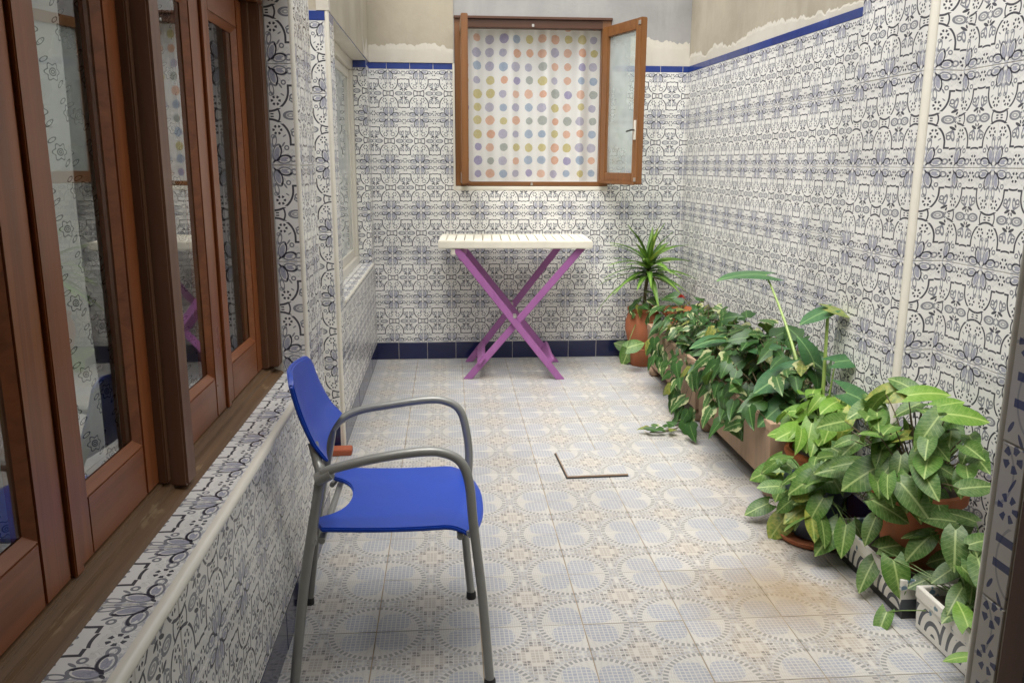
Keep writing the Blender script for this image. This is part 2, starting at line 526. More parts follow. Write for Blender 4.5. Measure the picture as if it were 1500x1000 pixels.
MT['stem'] = mat_simple("green_stem", (.13, .20, .05), .5, .3, 12)
MT['stem_pale'] = mat_simple("pale_green_stem", (.26, .36, .09), .45, .25, 9)
MT['stem_brown'] = mat_simple("brown_vine", (.10, .075, .035), .7, .3, 20)
MT['leaf_syn'] = mat_leaf("syngonium_leaf", (.026, .088, .012), (.095, .215, .026), (.36, .46, .16), .62)
MT['leaf_syn2'] = mat_leaf("pale_syngonium_leaf", (.085, .205, .020), (.175, .325, .036), (.40, .52, .15), .50)
MT['leaf_big'] = mat_leaf("variegated_leaf", (.022, .070, .015), (.075, .165, .025), (.36, .44, .18), .60, 10.0)
MT['leaf_ivy'] = mat_leaf("ivy_leaf", (.014, .050, .013), (.045, .115, .022), (.11, .21, .06), .25, 5.0, .5, edge=None)
MT['leaf_ivyv'] = mat_leaf("cream_edged_ivy_leaf", (.022, .075, .017), (.06, .14, .028), (.20, .28, .10), .25, 5.0, .4, edge=(.46, .47, .24))
MT['leaf_dra'] = mat_leaf("dracaena_leaf", (.022, .075, .016), (.13, .27, .030), (.20, .33, .06), .3, 0.01, .7)
MT['leaf_taro'] = mat_leaf("elephant_ear_leaf", (.035, .11, .045), (.08, .19, .06), (.22, .36, .14), .3, 6.0, .4)

# ------------------------------------------------------------------ mesh helpers
class MB:
    def __init__(s): s.v, s.f = [], []
    def add(s, vs, fs):
        o = len(s.v); s.v += [tuple(p) for p in vs]; s.f += [tuple(i+o for i in f) for f in fs]; return s
    def box(s, x0, x1, y0, y1, z0, z1):
        return s.add([(x0,y0,z0),(x1,y0,z0),(x1,y1,z0),(x0,y1,z0),(x0,y0,z1),(x1,y0,z1),(x1,y1,z1),(x0,y1,z1)],
                     [(0,3,2,1),(4,5,6,7),(0,1,5,4),(1,2,6,5),(2,3,7,6),(3,0,4,7)])
    def obox(s, c, ax, ay, az):
        """oriented box: centre and three half-extent vectors"""
        c = Vector(c); ax, ay, az = Vector(ax), Vector(ay), Vector(az)
        vs = [c+ax*i+ay*j+az*k for k in (-1,1) for (i,j) in ((-1,-1),(1,-1),(1,1),(-1,1))]
        return s.add(vs, [(0,3,2,1),(4,5,6,7),(0,1,5,4),(1,2,6,5),(2,3,7,6),(3,0,4,7)])
    def plank(s, p, q, w, t, side):
        """bar from p to q, width w along 'side' projected, thickness t"""
        p, q = Vector(p), Vector(q); d = (q-p); L = d.length; d.normalize()
        sd = Vector(side); sd = (sd - d*sd.dot(d)).normalized(); n = d.cross(sd)
        return s.obox((p+q)/2, d*(L/2), sd*(t/2), n*(w/2))
    def tube(s, pts, r, n=10, closed_ends=True, squash=None):
        pts = [Vector(p) for p in pts]
        rs = r if isinstance(r, (list, tuple)) else [r]*len(pts)
        t0 = (pts[1]-pts[0]).normalized()
        a = Vector((0,0,1)) if abs(t0.z) < .9 else Vector((1,0,0))
        nrm = (a - t0*a.dot(t0)).normalized()
        rings = []
        for i, p in enumerate(pts):
            if i == 0: t = t0
            elif i == len(pts)-1: t = (pts[i]-pts[i-1]).normalized()
            else: t = ((pts[i+1]-p).normalized()+(p-pts[i-1]).normalized()).normalized()
            nrm = (nrm - t*nrm.dot(t)).normalized(); b = t.cross(nrm)
            rings.append([p+(nrm*math.cos(2*math.pi*k/n)+b*math.sin(2*math.pi*k/n))*rs[i] for k in range(n)])
        o = len(s.v)
        for rg in rings: s.v += [tuple(p) for p in rg]
        for i in range(len(pts)-1):
            for k in range(n):
                k2 = (k+1) % n
                s.f.append((o+i*n+k, o+i*n+k2, o+(i+1)*n+k2, o+(i+1)*n+k))
        if closed_ends:
            s.f.append(tuple(o+k for k in reversed(range(n)))); e = o+(len(pts)-1)*n
            s.f.append(tuple(e+k for k in range(n)))
        return s
    def lathe(s, prof, c=(0,0,0), n=32):
        o = len(s.v); m = len(prof)
        for (r, z) in prof:
            for k in range(n):
                a = 2*math.pi*k/n; s.v.append((c[0]+r*math.cos(a), c[1]+r*math.sin(a), c[2]+z))
        for i in range(m-1):
            for k in range(n):
                k2 = (k+1) % n; s.f.append((o+i*n+k, o+i*n+k2, o+(i+1)*n+k2, o+(i+1)*n+k))
        s.f.append(tuple(o+k for k in reversed(range(n)))); e = o+(m-1)*n; s.f.append(tuple(e+k for k in range(n)))
        return s
    def extrude(s, poly, lo, hi, fn):
        """2D polygon extruded between lo and hi; fn(u,v,w)->xyz"""
        n = len(poly)
        vs = [fn(u, v, lo) for u, v in poly] + [fn(u, v, hi) for u, v in poly]
        fs = [tuple(reversed(range(n))), tuple(range(n, 2*n))] + [(i, (i+1) % n, n+(i+1) % n, n+i) for i in range(n)]
        return s.add(vs, fs)
    def mesh(s, name, mat, bevel=0, smooth=False, seg=2):
        me = bpy.data.meshes.new(name); me.from_pydata(s.v, [], s.f); me.update()
        bm = bmesh.new(); bm.from_mesh(me)
        bmesh.ops.recalc_face_normals(bm, faces=bm.faces)
        if bevel:
            bmesh.ops.bevel(bm, geom=[e for e in bm.edges if e.calc_face_angle(0) > .5], offset=bevel, segments=seg, affect='EDGES', clamp_overlap=True)
        bm.to_mesh(me); bm.free()
        if smooth:
            me.polygons.foreach_set('use_smooth', [True]*len(me.polygons))
            me.set_sharp_from_angle(angle=RAD(40))
        me.materials.append(mat)
        return me
    def build(s, name, mat, parent=None, bevel=0, smooth=False, seg=2):
        return link(name, s.mesh(name, mat, bevel, smooth, seg), parent)

def link(name, me, parent=None, mw=None):
    o = bpy.data.objects.new(name, me); COL.objects.link(o)
    if mw is not None: o.matrix_basis = mw
    if parent is not None:
        o.parent = parent
        o.matrix_parent_inverse = PINV[parent.name]
        PINV[o.name] = (PINV[parent.name].inverted() @ Matrix()).inverted() if False else wmat(o).inverted()
    else:
        PINV[o.name] = wmat(o).inverted()
    return o
PINV = {}
def wmat(o):
    m = o.matrix_basis.copy()
    return m          # children are always laid out in world coordinates
def tag(o, label=None, cat=None, group=None, kind=None):
    if label: o['label'] = label
    if cat: o['category'] = cat
    if group: o['group'] = group
    if kind: o['kind'] = kind
    return o
def thing(name, loc, label, cat, group=None, kind=None):
    o = bpy.data.objects.new(name, None); COL.objects.link(o)
    o.empty_display_size = .1
    o.location = loc
    PINV[o.name] = Matrix.Translation(Vector(loc)).inverted()
    return tag(o, label, cat, group, kind)

def rsub(r, o):
    u0, u1, v0, v1 = r; a0, a1, b0, b1 = o
    a0, a1, b0, b1 = max(u0, a0), min(u1, a1), max(v0, b0), min(v1, b1)
    if a0 >= a1-1e-5 or b0 >= b1-1e-5: return [r]
    out = []
    if b0 > v0+1e-5: out.append((u0, u1, v0, b0))
    if b1 < v1-1e-5: out.append((u0, u1, b1, v1))
    if a0 > u0+1e-5: out.append((u0, a0, b0, b1))
    if a1 < u1-1e-5: out.append((a1, u1, b0, b1))
    return out
def rsubs(r, holes):
    rs = [r]
    for h in holes:
        rs = [q for x in rs for q in rsub(x, h)]
    return rs

PIECES = {}
PROUD = .0025
def piece_mesh(rects, mat, joint, name):
    key = (tuple(tuple(round(k, 4) for k in r) for r in rects), mat, joint)
    if key in PIECES: return PIECES[key]
    mb = MB(); g = joint/2; c = .0012
    for (u0, u1, v0, v1) in rects:
        u0, u1, v0, v1 = u0+g, u1-g, v0+g, v1-g
        if u1-u0 < .004 or v1-v0 < .004: continue
        vs = []
        for (ins, y) in ((c, -PROUD), (0, -PROUD+.001), (0, .003)):
            vs += [(u0+ins, y, v0+ins), (u1-ins, y, v0+ins), (u1-ins, y, v1-ins), (u0+ins, y, v1-ins)]
        fs = [(0,1,2,3)]
        for L in (0, 4):
            for k in range(4):
                k2 = (k+1) % 4; fs.append((L+k, L+4+k, L+4+k2, L+k2))
        mb.add(vs, fs)
    if not mb.v: PIECES[key] = None; return None
    me = mb.mesh(name, MT[mat]); PIECES[key] = me
    return me

def tile_field(parent, O, U, N, rect, cell, phase, mat, name='tile', holes=(), joint=.0022, vary=.0005):
    """lay separate tiles over a rectangle of a plane (u along U, v along U x -N)"""
    O, U, N = Vector(O), Vector(U).normalized(), Vector(N).normalized()
    V = U.cross(-N)
    R = Matrix((U, -N, V)).transposed().to_4x4()
    cw, ch = cell
    u0, u1, v0, v1 = rect
    i0, i1 = math.floor((u0-phase[0])/cw+1e-6), math.ceil((u1-phase[0])/cw-1e-6)
    j0, j1 = math.floor((v0-phase[1])/ch+1e-6), math.ceil((v1-phase[1])/ch-1e-6)
    for j in range(j0, j1):
        for i in range(i0, i1):
            a0, b0 = phase[0]+i*cw, phase[1]+j*ch
            r = (max(a0, u0), min(a0+cw, u1), max(b0, v0), min(b0+ch, v1))
            if r[1]-r[0] < .006 or r[3]-r[2] < .006: continue
            cu, cv = a0+cw/2, b0+ch/2
            rel = [(q[0]-cu, q[1]-cu, q[2]-cv, q[3]-cv) for q in rsubs(r, holes)]
            rel = [q for q in rel if q[1]-q[0] > .006 and q[3]-q[2] > .006]
            if not rel: continue
            me = piece_mesh(rel, mat, joint, name)
            if me is None: continue
            p = O + U*cu + V*cv + N*random.uniform(-vary, vary)
            tilt = Matrix.Rotation(random.uniform(-.0022, .0022), 4, 'X') @ Matrix.Rotation(random.uniform(-.0022, .0022), 4, 'Z')
            link(name, me, parent, Matrix.Translation(p) @ R @ tilt)

def ragged(parent, O, U, N, u0, u1, v0, hmin, hmax, seed, name='filler_patch', mat='white_render', shape=None):
    """thin skim of filler with an uneven upper edge"""
    rnd = random.Random(seed)
    O, U, N = Vector(O), Vector(U).normalized(), Vector(N).normalized(); V = U.cross(-N)
    n = max(12, int((u1-u0)/.012)); tops = []; h = (hmin+hmax)/2; jag = 0
    for i in range(n+1):
        s = i/n
        base = hmin+(hmax-hmin)*(shape(s) if shape else .5+.5*math.sin(s*9+seed))
        jag = jag*.6+rnd.uniform(-.5, .5)*.020
        tops.append(max(.012, base+jag))
    mb = MB(); vs = []
    for i in range(n+1):
        u = u0+(u1-u0)*i/n
        for (v, d) in ((v0, .0022), (v0+tops[i]*.72, .0020), (v0+tops[i], .0004)):
            p = O+U*u+V*v+N*d; vs.append(tuple(p))
    fs = []
    for i in range(n):
        for k in (0, 1):
            a = i*3+k; fs.append((a, a+3, a+4, a+1))
    mb.add(vs, fs)
    return mb.build(name, MT[mat], parent)

TW, TH, Z0 = .2, .30482, .12278
ZB = Z0+6*TH                # top of the sixth tile row
ZT = ZB+.042                # top of the blue band
WALL_H = 2.72

# ================================================================== GROUND / FLOOR
floor = MB().box(-30, 30, -30, 36, -.25, -.0025).build('floor', MT['dgrout'])
tag(floor, kind='structure')
cov_c = Vector((.632, 3.527, 0)); cov_rot = RAD(2.5)
tile_field(floor, (0, 0, -.0025), (0, 1, 0), (0, 0, 1), (.905, 5.70, -1.80, .95), (FT, FT),
           (2.824-FT*10, -.3874-FT*20), 'floor_tile', joint=.0028, vary=.0006)

# inspection cover set over the tiles
cv = MB()
cover = thing('inspection_cover', (cov_c.x, cov_c.y, 0), 'tiled drain cover lying a little proud of the floor with a dark joint', 'drain cover')
ca, sa_ = math.cos(cov_rot), math.sin(cov_rot)
lx, ly = Vector((ca, sa_, 0)), Vector((-sa_, ca, 0))
MB().obox(cov_c+Vector((.0015, .0015, .0015)), lx*.1395, ly*.1595, Vector((0, 0, .0035))).build('gap', MT['black'], cover)
me_c = piece_mesh([(-.153, .153, -.135, .135)], 'floor_tile', .002, 'cover_plate')
slab = MB().obox(cov_c+Vector((.004, .004, .004)), lx*.1365, ly*.1545, Vector((0, 0, .005))).build('rim', MT['terra_pale'], cover)
link('cover_plate', me_c, cover, Matrix.Translation(cov_c+Vector((.004, .004, .0105))) @ Matrix((ly, Vector((0,0,-1)), ly.cross(Vector((0,0,-1))))).transposed().to_4x4())

# ================================================================== BACK WALL
bw = thing('courtyard_wall', (.55, D, 0), 'end wall of blue and white patterned tiles with a window and grey render above', 'wall')
XL, XRC = -.51, 1.6226
WIN = (.05, 1.09, 1.20, 2.285)         # x0,x1,z0,z1 of the end window opening
mb = MB()
for (x0, x1, z0, z1) in rsubs((XL-.6, XRC+.3, 0, ZT), [WIN]): mb.box(x0, x1, D, D+.24, z0, z1)
mb.build('masonry', MT['grout'], bw)
mb = MB()
for (x0, x1, z0, z1) in rsubs((.045, XRC+.3, ZT, WALL_H), [WIN]): mb.box(x0, x1, D+.001, D+.24, z0, z1)
mb.build('grey_render', MT['plaster_grey'], bw)
MB().box(XL-.6, .045, D-.004, D+.24, ZT, WALL_H).build('beige_render', MT['plaster_beige'], bw)
Ob, Ub, Nb = (0, D, 0), (1, 0, 0), (0, -1, 0)
hole = [(WIN[0]-.013, WIN[1], WIN[2]-.028, WIN[3])]
tile_field(bw, Ob, Ub, Nb, (XL, XRC, Z0, ZB), (TW, TH), (-.3872, Z0), 'wall_tile', 'tile', hole)
tile_field(bw, Ob, Ub, Nb, (XL, XRC, .001, Z0), (TW, Z0), (-.36, 0), 'navy', 'skirting_tile', joint=.0025)
tile_field(bw, Ob, Ub, Nb, (XL, XRC, ZB, ZT), (.152, .042), (-.395, ZB), 'band', 'band_tile', hole, joint=.003)
MB().box(WIN[0]-.013, WIN[0], D-.006, D+.01, WIN[2]-.028, ZT).build('window_edge_trim', MT['trim'], bw, .003)
MB().box(WIN[0], WIN[1], D-.005, D+.02, WIN[2]-.028, WIN[2]).build('window_ledge', MT['trim'], bw, .004)
ragged(bw, (0, D-.004, 0), Ub, Nb, XL, .044, ZT, .07, .12, 3, shape=lambda s: .8 if s < .9 else .4)
ragged(bw, (0, D+.001, 0), Ub, Nb, 1.22, XRC, ZT, .10, .18, 5, shape=lambda s: 1-.45*s if s < .95 else .5)

# ================================================================== RIGHT WALL (far part), pier, near part
S_ = .0476
Ur = Vector((S_, -1, 0)).normalized(); Nr = Vector((-1, -S_, 0)).normalized()
Or = Vector((XRC, D, 0))
PIER_Y0, PIER_Y1, PIER_X = 2.635, 3.10, 1.53
LEN_R = (D-PIER_Y1)/abs(Ur.y)
rw = thing('courtyard_wall', (XRC, 4.4, 0), 'long side wall of patterned tiles with blue top band behind the ivy planters', 'wall')
def slab_on(O, U, N, u0, u1, z0, z1, depth, front=0.0):
    O, U, N = Vector(O), Vector(U), Vector(N)
    c = O + U*((u0+u1)/2) + Vector((0, 0, (z0+z1)/2)) - N*(depth/2-front)
    return MB().obox(c, U*((u1-u0)/2), N*((depth)/2), Vector((0, 0, (z1-z0)/2)))
slab_on(Or, Ur, Nr, 0, LEN_R+.05, 0, ZT, .24).build('masonry', MT['grout'], rw)
slab_on(Or, Ur, Nr, 0, LEN_R+.05, ZT, WALL_H, .24, -.002).build('beige_render', MT['plaster_beige'], rw)
tile_field(rw, Or, Ur, Nr, (0, LEN_R, Z0, ZB), (TW, TH), (.02, Z0), 'wall_tile')
tile_field(rw, Or, Ur, Nr, (0, LEN_R, .001, Z0), (TW, Z0), (.0, 0), 'navy', 'skirting_tile', joint=.0025)
tile_field(rw, Or, Ur, Nr, (0, LEN_R, ZB, ZT), (.30, .042), (.1, ZB), 'band', 'band_tile', joint=.003)
ragged(rw, Or-Nr*.002, Ur, Nr, 0.0, LEN_R-.02, ZT, .006, .105, 11, shape=lambda s: .55+.15*math.sin(s*40) if s < .25 else (.30+2.6*(s-.25) if s < .45 else max(.12, .82-1.9*(s-.45))))

pier = thing('tiled_pier', (PIER_X, 2.86, 0), 'tiled pier standing proud of the side wall with cream corner bead', 'pier')
MB().box(PIER_X, 1.95, PIER_Y0, PIER_Y1, 0, WALL_H).build('masonry', MT['grout'], pier)
NR = 10
tile_field(pier, (PIER_X, PIER_Y1, 0), (0, -1, 0), (-1, 0, 0), (0, PIER_Y1-PIER_Y0-.013, Z0, Z0+NR*TH), (TW, TH), (.03, Z0), 'wall_tile')
tile_field(pier, (PIER_X, PIER_Y1, 0), (0, -1, 0), (-1, 0, 0), (0, PIER_Y1-PIER_Y0-.013, .001, Z0), (TW, Z0), (.03, 0), 'navy', 'skirting_tile')
NWX = 1.652
tile_field(pier, (PIER_X, PIER_Y0, 0), (1, 0, 0), (0, -1, 0), (.013, NWX-PIER_X, Z0, Z0+NR*TH), (TW, TH), (.018, Z0), 'wall_tile')
MB().tube([(PIER_X+.009, PIER_Y0+.009, 0), (PIER_X+.009, PIER_Y0+.009, WALL_H)], .0145, 12).build('corner_bead', MT['trim'], pier, 0, True)

nw = thing('courtyard_wall', (NWX, 1.8, 0), 'short side wall of patterned tiles beside the doorway behind the big leafy plant', 'wall')
Un = Vector((.022, -1, 0)).normalized(); Nn = Vector((-1, -.022, 0)).normalized(); On = Vector((NWX, PIER_Y0, 0))
slab_on(On, Un, Nn, 0, 1.78, 0, WALL_H, .24).build('masonry', MT['grout'], nw)
tile_field(nw, On, Un, Nn, (0, 1.735, Z0, Z0+7*TH), (TW, TH), (.0, Z0), 'wall_tile')
tile_field(nw, On, Un, Nn, (0, 1.735, .001, Z0), (TW, Z0), (.0, 0), 'navy', 'skirting_tile')

# ================================================================== LEFT WALL, far part with the small window
FY0, FX = 3.82, -.51
fl = thing('courtyard_wall', (FX, 4.7, 0), 'left side wall of patterned tiles with a small cream window and dark skirting', 'wall')
SW = (3.965, 5.50, .70, 1.985)          # small window opening (y0,y1,z0,z1)
mb = MB()
for (y0, y1, z0, z1) in rsubs((FY0, D, 0, ZT), [SW]): mb.box(FX-.5, FX, y0, y1, z0, z1)
mb.build('masonry', MT['grout'], fl)
MB().box(FX-.5, FX+.002, FY0, D, ZT, WALL_H).build('beige_render', MT['plaster_beige'], fl)
Of, Uf, Nf = (FX, 0, 0), (0, 1, 0), (1, 0, 0)
tile_field(fl, Of, Uf, Nf, (FY0+.012, D, Z0, ZB), (TW, TH), (FY0+.05, Z0), 'wall_tile', 'tile', [(SW[0], SW[1], SW[2]-.012, SW[3])])
tile_field(fl, Of, Uf, Nf, (FY0+.012, D, .001, Z0), (TW, Z0), (FY0+.05, 0), 'navy', 'skirting_tile', joint=.0025)
tile_field(fl, Of, Uf, Nf, (FY0+.012, D, ZB, ZT), (.15, .042), (FY0+.012, ZB), 'band', 'band_tile', [SW], joint=.003)
# face that turns into the doorway recess
Oe, Ue, Ne = (FX, FY0, 0), (1, 0, 0), (0, -1, 0)
tile_field(fl, Oe, Ue, Ne, (-.48, -.014, Z0, ZB), (TW, TH), (-.014-.2-.004, Z0), 'wall_tile')
tile_field(fl, Oe, Ue, Ne, (-.48, -.014, .001, Z0), (TW, Z0), (-.02, 0), 'navy', 'skirting_tile')
tile_field(fl, Oe, Ue, Ne, (-.48, -.014, ZB, ZT), (.15, .042), (-.014-.15, ZB), 'band', 'band_tile')
MB().tube([(FX-.007, FY0+.007, 0), (FX-.007, FY0+.007, ZT)], .010, 10).build('corner_bead', MT['trim'], fl, 0, True)
MB().box(FX-.05, FX+.004, FY0-.004, FY0+.05, ZT, WALL_H).build('white_corner_render', MT['white_render'], fl)
# reveal of the small window
tile_field(fl, (FX-.085, SW[1], 0), (1, 0, 0), (0, -1, 0), (0, .085, SW[2], SW[3]-.045), (TW, TH), (-.11, Z0), 'wall_tile')
tile_field(fl, (FX-.085, SW[1], 0), (1, 0, 0), (0, -1, 0), (0, .085, SW[3]-.045, SW[3]), (.15, .045), (-.06, SW[3]-.045), 'band', 'band_tile')
tile_field(fl, (FX, SW[0], SW[2]), (0, 1, 0), (0, 0, 1), (0, SW[1]-SW[0], -.006, .09), (TW, TH), (0, -.006), 'wall_tile', 'sill_tile')
MB().box(FX-.001, FX+.013, SW[0], SW[1], SW[2]-.012, SW[2]+.004).build('sill_edge', MT['trim'], fl, .004)
ragged(fl, (FX+.002, 0, 0), Uf, Nf, 5.30, D, ZT, .05, .12, 21)

sw = thing('casement_window', (FX-.11, 4.7, SW[2]), 'small cream metal window deep in the left tiled wall near the corner', 'window')
x0, x1 = FX-.135, FX-.086
mb = MB()
for (y0, y1, z0, z1) in rsubs((SW[0], SW[1], SW[2], SW[3]), [(SW[0]+.045, SW[1]-.045, SW[2]+.05, SW[3]-.06)]): mb.box(x0, x1, y0, y1, z0, z1)
mb.build('frame', MT['alu'], sw, .003)
for (ya, yb, dx) in ((SW[0]+.047, 4.75, -.006), (4.735, SW[1]-.047, .0)):
    mb = MB()
    for (y0, y1, z0, z1) in rsubs((ya, yb, SW[2]+.052, SW[3]-.062), [(ya+.045, yb-.045, SW[2]+.105, SW[3]-.115)]): mb.box(x0+.006+dx*4, x1-.020+dx*4, y0, y1, z0, z1)
    sh = mb.build('sash', MT['alu'], sw, .003)
    MB().box(x0+.018+dx*4, x0+.022+dx*4, ya+.045, yb-.045, SW[2]+.105, SW[3]-.115).build('pane', MT['film_glass'], sh)
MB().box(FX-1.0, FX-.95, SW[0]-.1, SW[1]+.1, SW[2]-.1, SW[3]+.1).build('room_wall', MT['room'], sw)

# recess between the two left walls
rc = thing('recess_wall', (-1.05, 3.4, 0), 'shadowed inner wall of the doorway recess between the left tiled walls', 'wall')
MB().box(-1.15, -1.0, 2.9, 3.95, 0, WALL_H).build('masonry', MT['plaster_beige'], rc)

# ================================================================== LEFT WALL, near part with the big wooden window
LX, LY1 = -.470, 3.02
BW = (.74, 2.70, .655, 1.865)
nl = thing('courtyard_wall', (LX, 1.9, 0), 'low tiled parapet and jamb around the big wooden window beside the blue chair', 'wall')
mb = MB()
for (y0, y1, z0, z1) in rsubs((.66, LY1, 0, WALL_H), [BW]): mb.box(LX-.24, LX, y0, y1, z0, z1)
mb.build('masonry', MT['grout'], nl)
Ol = (LX, 0, 0)
tile_field(nl, Ol, Uf, Nf, (.905, LY1-.012, Z0, ZB), (TW, TH), (BW[1]+.013, Z0), 'wall_tile', 'tile', [(BW[0], BW[1]+.012, BW[2]-.006, BW[3])])
tile_field(nl, Ol, Uf, Nf, (.905, LY1-.012, .001, Z0), (TW, Z0), (.93, 0), 'navy', 'skirting_tile', joint=.0025)
tile_field(nl, Ol, Uf, Nf, (.905, LY1-.012, ZB, ZT), (.15, .042), (.93, ZB), 'band', 'band_tile', joint=.003)
# sill: cut tiles on top, rounded cream nosing along the edge
tile_field(nl, (LX+.006, 0, BW[2]+.012), (0, 1, 0), (0, 0, 1), (BW[0], BW[1]-.002, 0, .090), (TW, TH), (1.02-.4, .0), 'wall_tile', 'sill_tile', joint=.002)
MB().box(LX-.10, LX+.006, BW[0], BW[1], BW[2]-.02, BW[2]+.012).build('sill_bed', MT['grout'], nl)
prof = [(.006, 0), (.016, 0), (.022, -.003), (.025, -.008), (.025, -.014), (.021, -.020), (.012, -.026), (.002, -.030), (.0, -.02)]
MB().extrude(prof, BW[0], BW[1]+.02, lambda u, v, w: (LX+u, w, BW[2]+.0165+v)).build('sill_nosing', MT['trim'], nl, 0, True)
# jamb tiles and corner beads
tile_field(nl, (LX-.085, BW[1], 0), (1, 0, 0), (0, -1, 0), (.0, .076, BW[2]+.016, BW[3]), (TW, TH), (.0, Z0+.0), 'wall_tile', 'tile')
MB().tube([(LX-.006, BW[1]+.006, BW[2]), (LX-.006, BW[1]+.006, WALL_H)], .0095, 10).build('corner_bead', MT['trim'], nl, 0, True)
MB().tube([(LX-.006, LY1-.006, 0), (LX-.006, LY1-.006, WALL_H)], .0085, 10).build('corner_bead', MT['trim'], nl, 0, True)
MB().box(LX-.085, LX-.001, BW[0], BW[1], BW[3]-.008, BW[3]+.002).build('soffit', MT['white_render'], nl)

win = thing('wooden_window', (-.60, 1.7, BW[2]), 'large red-brown varnished wooden window of four casements beside the blue chair', 'window')
ZF0, ZF1 = BW[2]+.003, BW[3]-.008
GX = -.622                                   # glass plane
# weathered bottom rail in three steps
pr = [(-.552, -.02), (-.552, .012), (-.558, .020), (-.582, .026), (-.584, .036), (-.598, .040), (-.600, .046), (-.665, .046), (-.665, -.02)]
MB().extrude([(u, v) for u, v in pr], BW[0]+.001, BW[1]-.001, lambda u, v, w: (u, w, BW[2]+v)).build('bottom_rail', MT['wood_old_h'], win, .0015)
MB().box(-.665, -.556, BW[0]+.002, BW[1]-.002, 1.815, ZF1).build('head_rail', MT['wood_h'], win, .003)
MB().box(-.665, -.556, 2.64, BW[1]-.002, BW[2]+.046, 1.815).build('frame_jamb', MT['wood_old_v'], win, .004)
MB().box(-.665, -.556, BW[0]+.002, .80, BW[2]+.046, 1.815).build('frame_jamb', MT['wood_old_v'], win, .004)
mu = MB().box(-.665, -.552, 1.668, 1.728, BW[2]+.03, 1.815).build('mullion', MT['wood_mull'], win, .005)
MB().box(-.610, -.585, 1.645, 1.667, BW[2]+.046, 1.815).build('stop_bead', MT['wood_old_v'], win, .003)
MB().box(-.610, -.585, 2.615, 2.639, BW[2]+.046, 1.815).build('stop_bead', MT['wood_old_v'], win, .003)
SZ0, SZ1 = BW[2]+.047, 1.812
def sash(ya, yb, hinge_left):
    st = .082
    mb = MB()
    xo, xi = -.603, -.645
    mb.box(xi, xo, ya, ya+st, SZ0, SZ1).box(xi, xo, yb-st, yb, SZ0, SZ1)
    s = mb.build('sash', MT['wood_v'], win, .004)
    m2 = MB().box(xi+.001, xo-.001, ya+st, yb-st, SZ0, SZ0+.105).box(xi+.001, xo-.001, ya+st, yb-st, SZ1-.085, SZ1)
    m2.build('rail', MT['wood_h'], s, .003)
    # sloping glazing bead round the pane
    a, b, c, d = ya+st, yb-st, SZ0+.105, SZ1-.085
    bd = MB()
    w = .016
    vs = [(xo-.002, a, c), (xo-.002, b, c), (xo-.002, b, d), (xo-.002, a, d), (GX+.004, a+w, c+w), (GX+.004, b-w, c+w), (GX+.004, b-w, d-w), (GX+.004, a+w, d-w)]
    bd.add(vs, [(0, 1, 5, 4), (1, 2, 6, 5), (2, 3, 7, 6), (3, 0, 4, 7)])
    bd.build('glazing_bead', MT['wood_h'], s)
    MB().box(GX-.002, GX+.002, a-.004, b+.004, c-.004, d+.004).build('pane', MT['glass'], s)
sash(.803, 1.243, True); sash(1.247, 1.665, False)
sash(1.731, 2.178, True); sash(2.182, 2.637, False)
for ym in (1.245, 2.18):
    MB().box(-.603, -.5965, ym+.003, ym+.030, SZ0, SZ1).build('cover_strip', MT['wood_v'], win, .002)

# voile curtain hanging inside
def curtain(name, pts, z0, z1, mat, label, amp, thick=.0):
    pass
n = 90; vs = []; fs = []
for i in range(n+1):
    y = .80+(2.62-.80)*i/n
    gate = 0
    x = -.705+.014*math.sin(y*34)+.012*math.sin(y*57+1)+.02*math.sin(y*9)
    for k in range(13):
        z = 1.82-(1.82-.62)*k/12
        vs.append((x*1.0+.006*math.sin(k*.9+y*20)*k/12, y, z))
for i in range(n):
    for k in range(12):
        a = i*13+k; fs.append((a, a+1, a+14, a+13))
lc = MB().add(vs, fs).build('voile_curtain', MT['lace'], None, 0, True)
tag(lc, 'pale voile curtain printed with dark flowers behind the big wooden window', 'curtain')
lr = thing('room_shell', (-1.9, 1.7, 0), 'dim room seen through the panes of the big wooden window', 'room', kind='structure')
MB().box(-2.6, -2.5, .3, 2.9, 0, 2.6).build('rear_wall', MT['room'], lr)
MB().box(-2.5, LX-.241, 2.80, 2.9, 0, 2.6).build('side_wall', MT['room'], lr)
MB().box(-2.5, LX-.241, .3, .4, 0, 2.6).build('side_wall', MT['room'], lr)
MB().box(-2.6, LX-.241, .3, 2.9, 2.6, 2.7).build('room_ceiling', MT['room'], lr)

# ================================================================== DOORWAY WALL (the camera stands just inside it)
JX = .66
dw = thing('doorway_wall', (1.2, .75, 0), 'house wall at the doorway edged with a blue and white border tile', 'wall')
mb = MB()
for (x0, x1, z0, z1) in rsubs((-.715, 1.66, 0, WALL_H), [(-.64, JX, 0, 2.12)]): mb.box(x0, x1, .62, .90, z0, z1)
mb.build('masonry', MT['trim'], dw)
tile_field(dw, (JX, .90, 0), (0, -1, 0), (-1, 0, 0), (.012, .056, .001, 2.1), (.05, .2), (.012-.003, .03), 'border', 'border_tile')
MB().tube([(JX+.005, .894, 0), (JX+.005, .894, 2.12)], .008, 10).build('corner_bead', MT['trim'], dw, 0, True)
tile_field(dw, (0, .90, 0), (-1, 0, 0), (0, 1, 0), (-1.64, -JX-.012, Z0, ZB), (TW, TH), (-1.64, Z0), 'wall_tile')
df = thing('door_frame', (JX-.02, .80, 0), 'dark brown wooden door frame at the edge of the doorway', 'door frame')
MB().box(JX-.004, JX+.03, .795, .842, 0, 2.1).build('jamb', MT['wood_old_v'], df, .004)
MB().box(JX-.010, JX+.02, .70, .794, 0, 2.1).build('black_jamb_strip', MT['black'], df, .003)  # plain black upright strip next to the wooden jamb
hs_ = thing('house_room', (0, -1.2, 0), 'dim room behind the doorway', 'room', kind='structure')
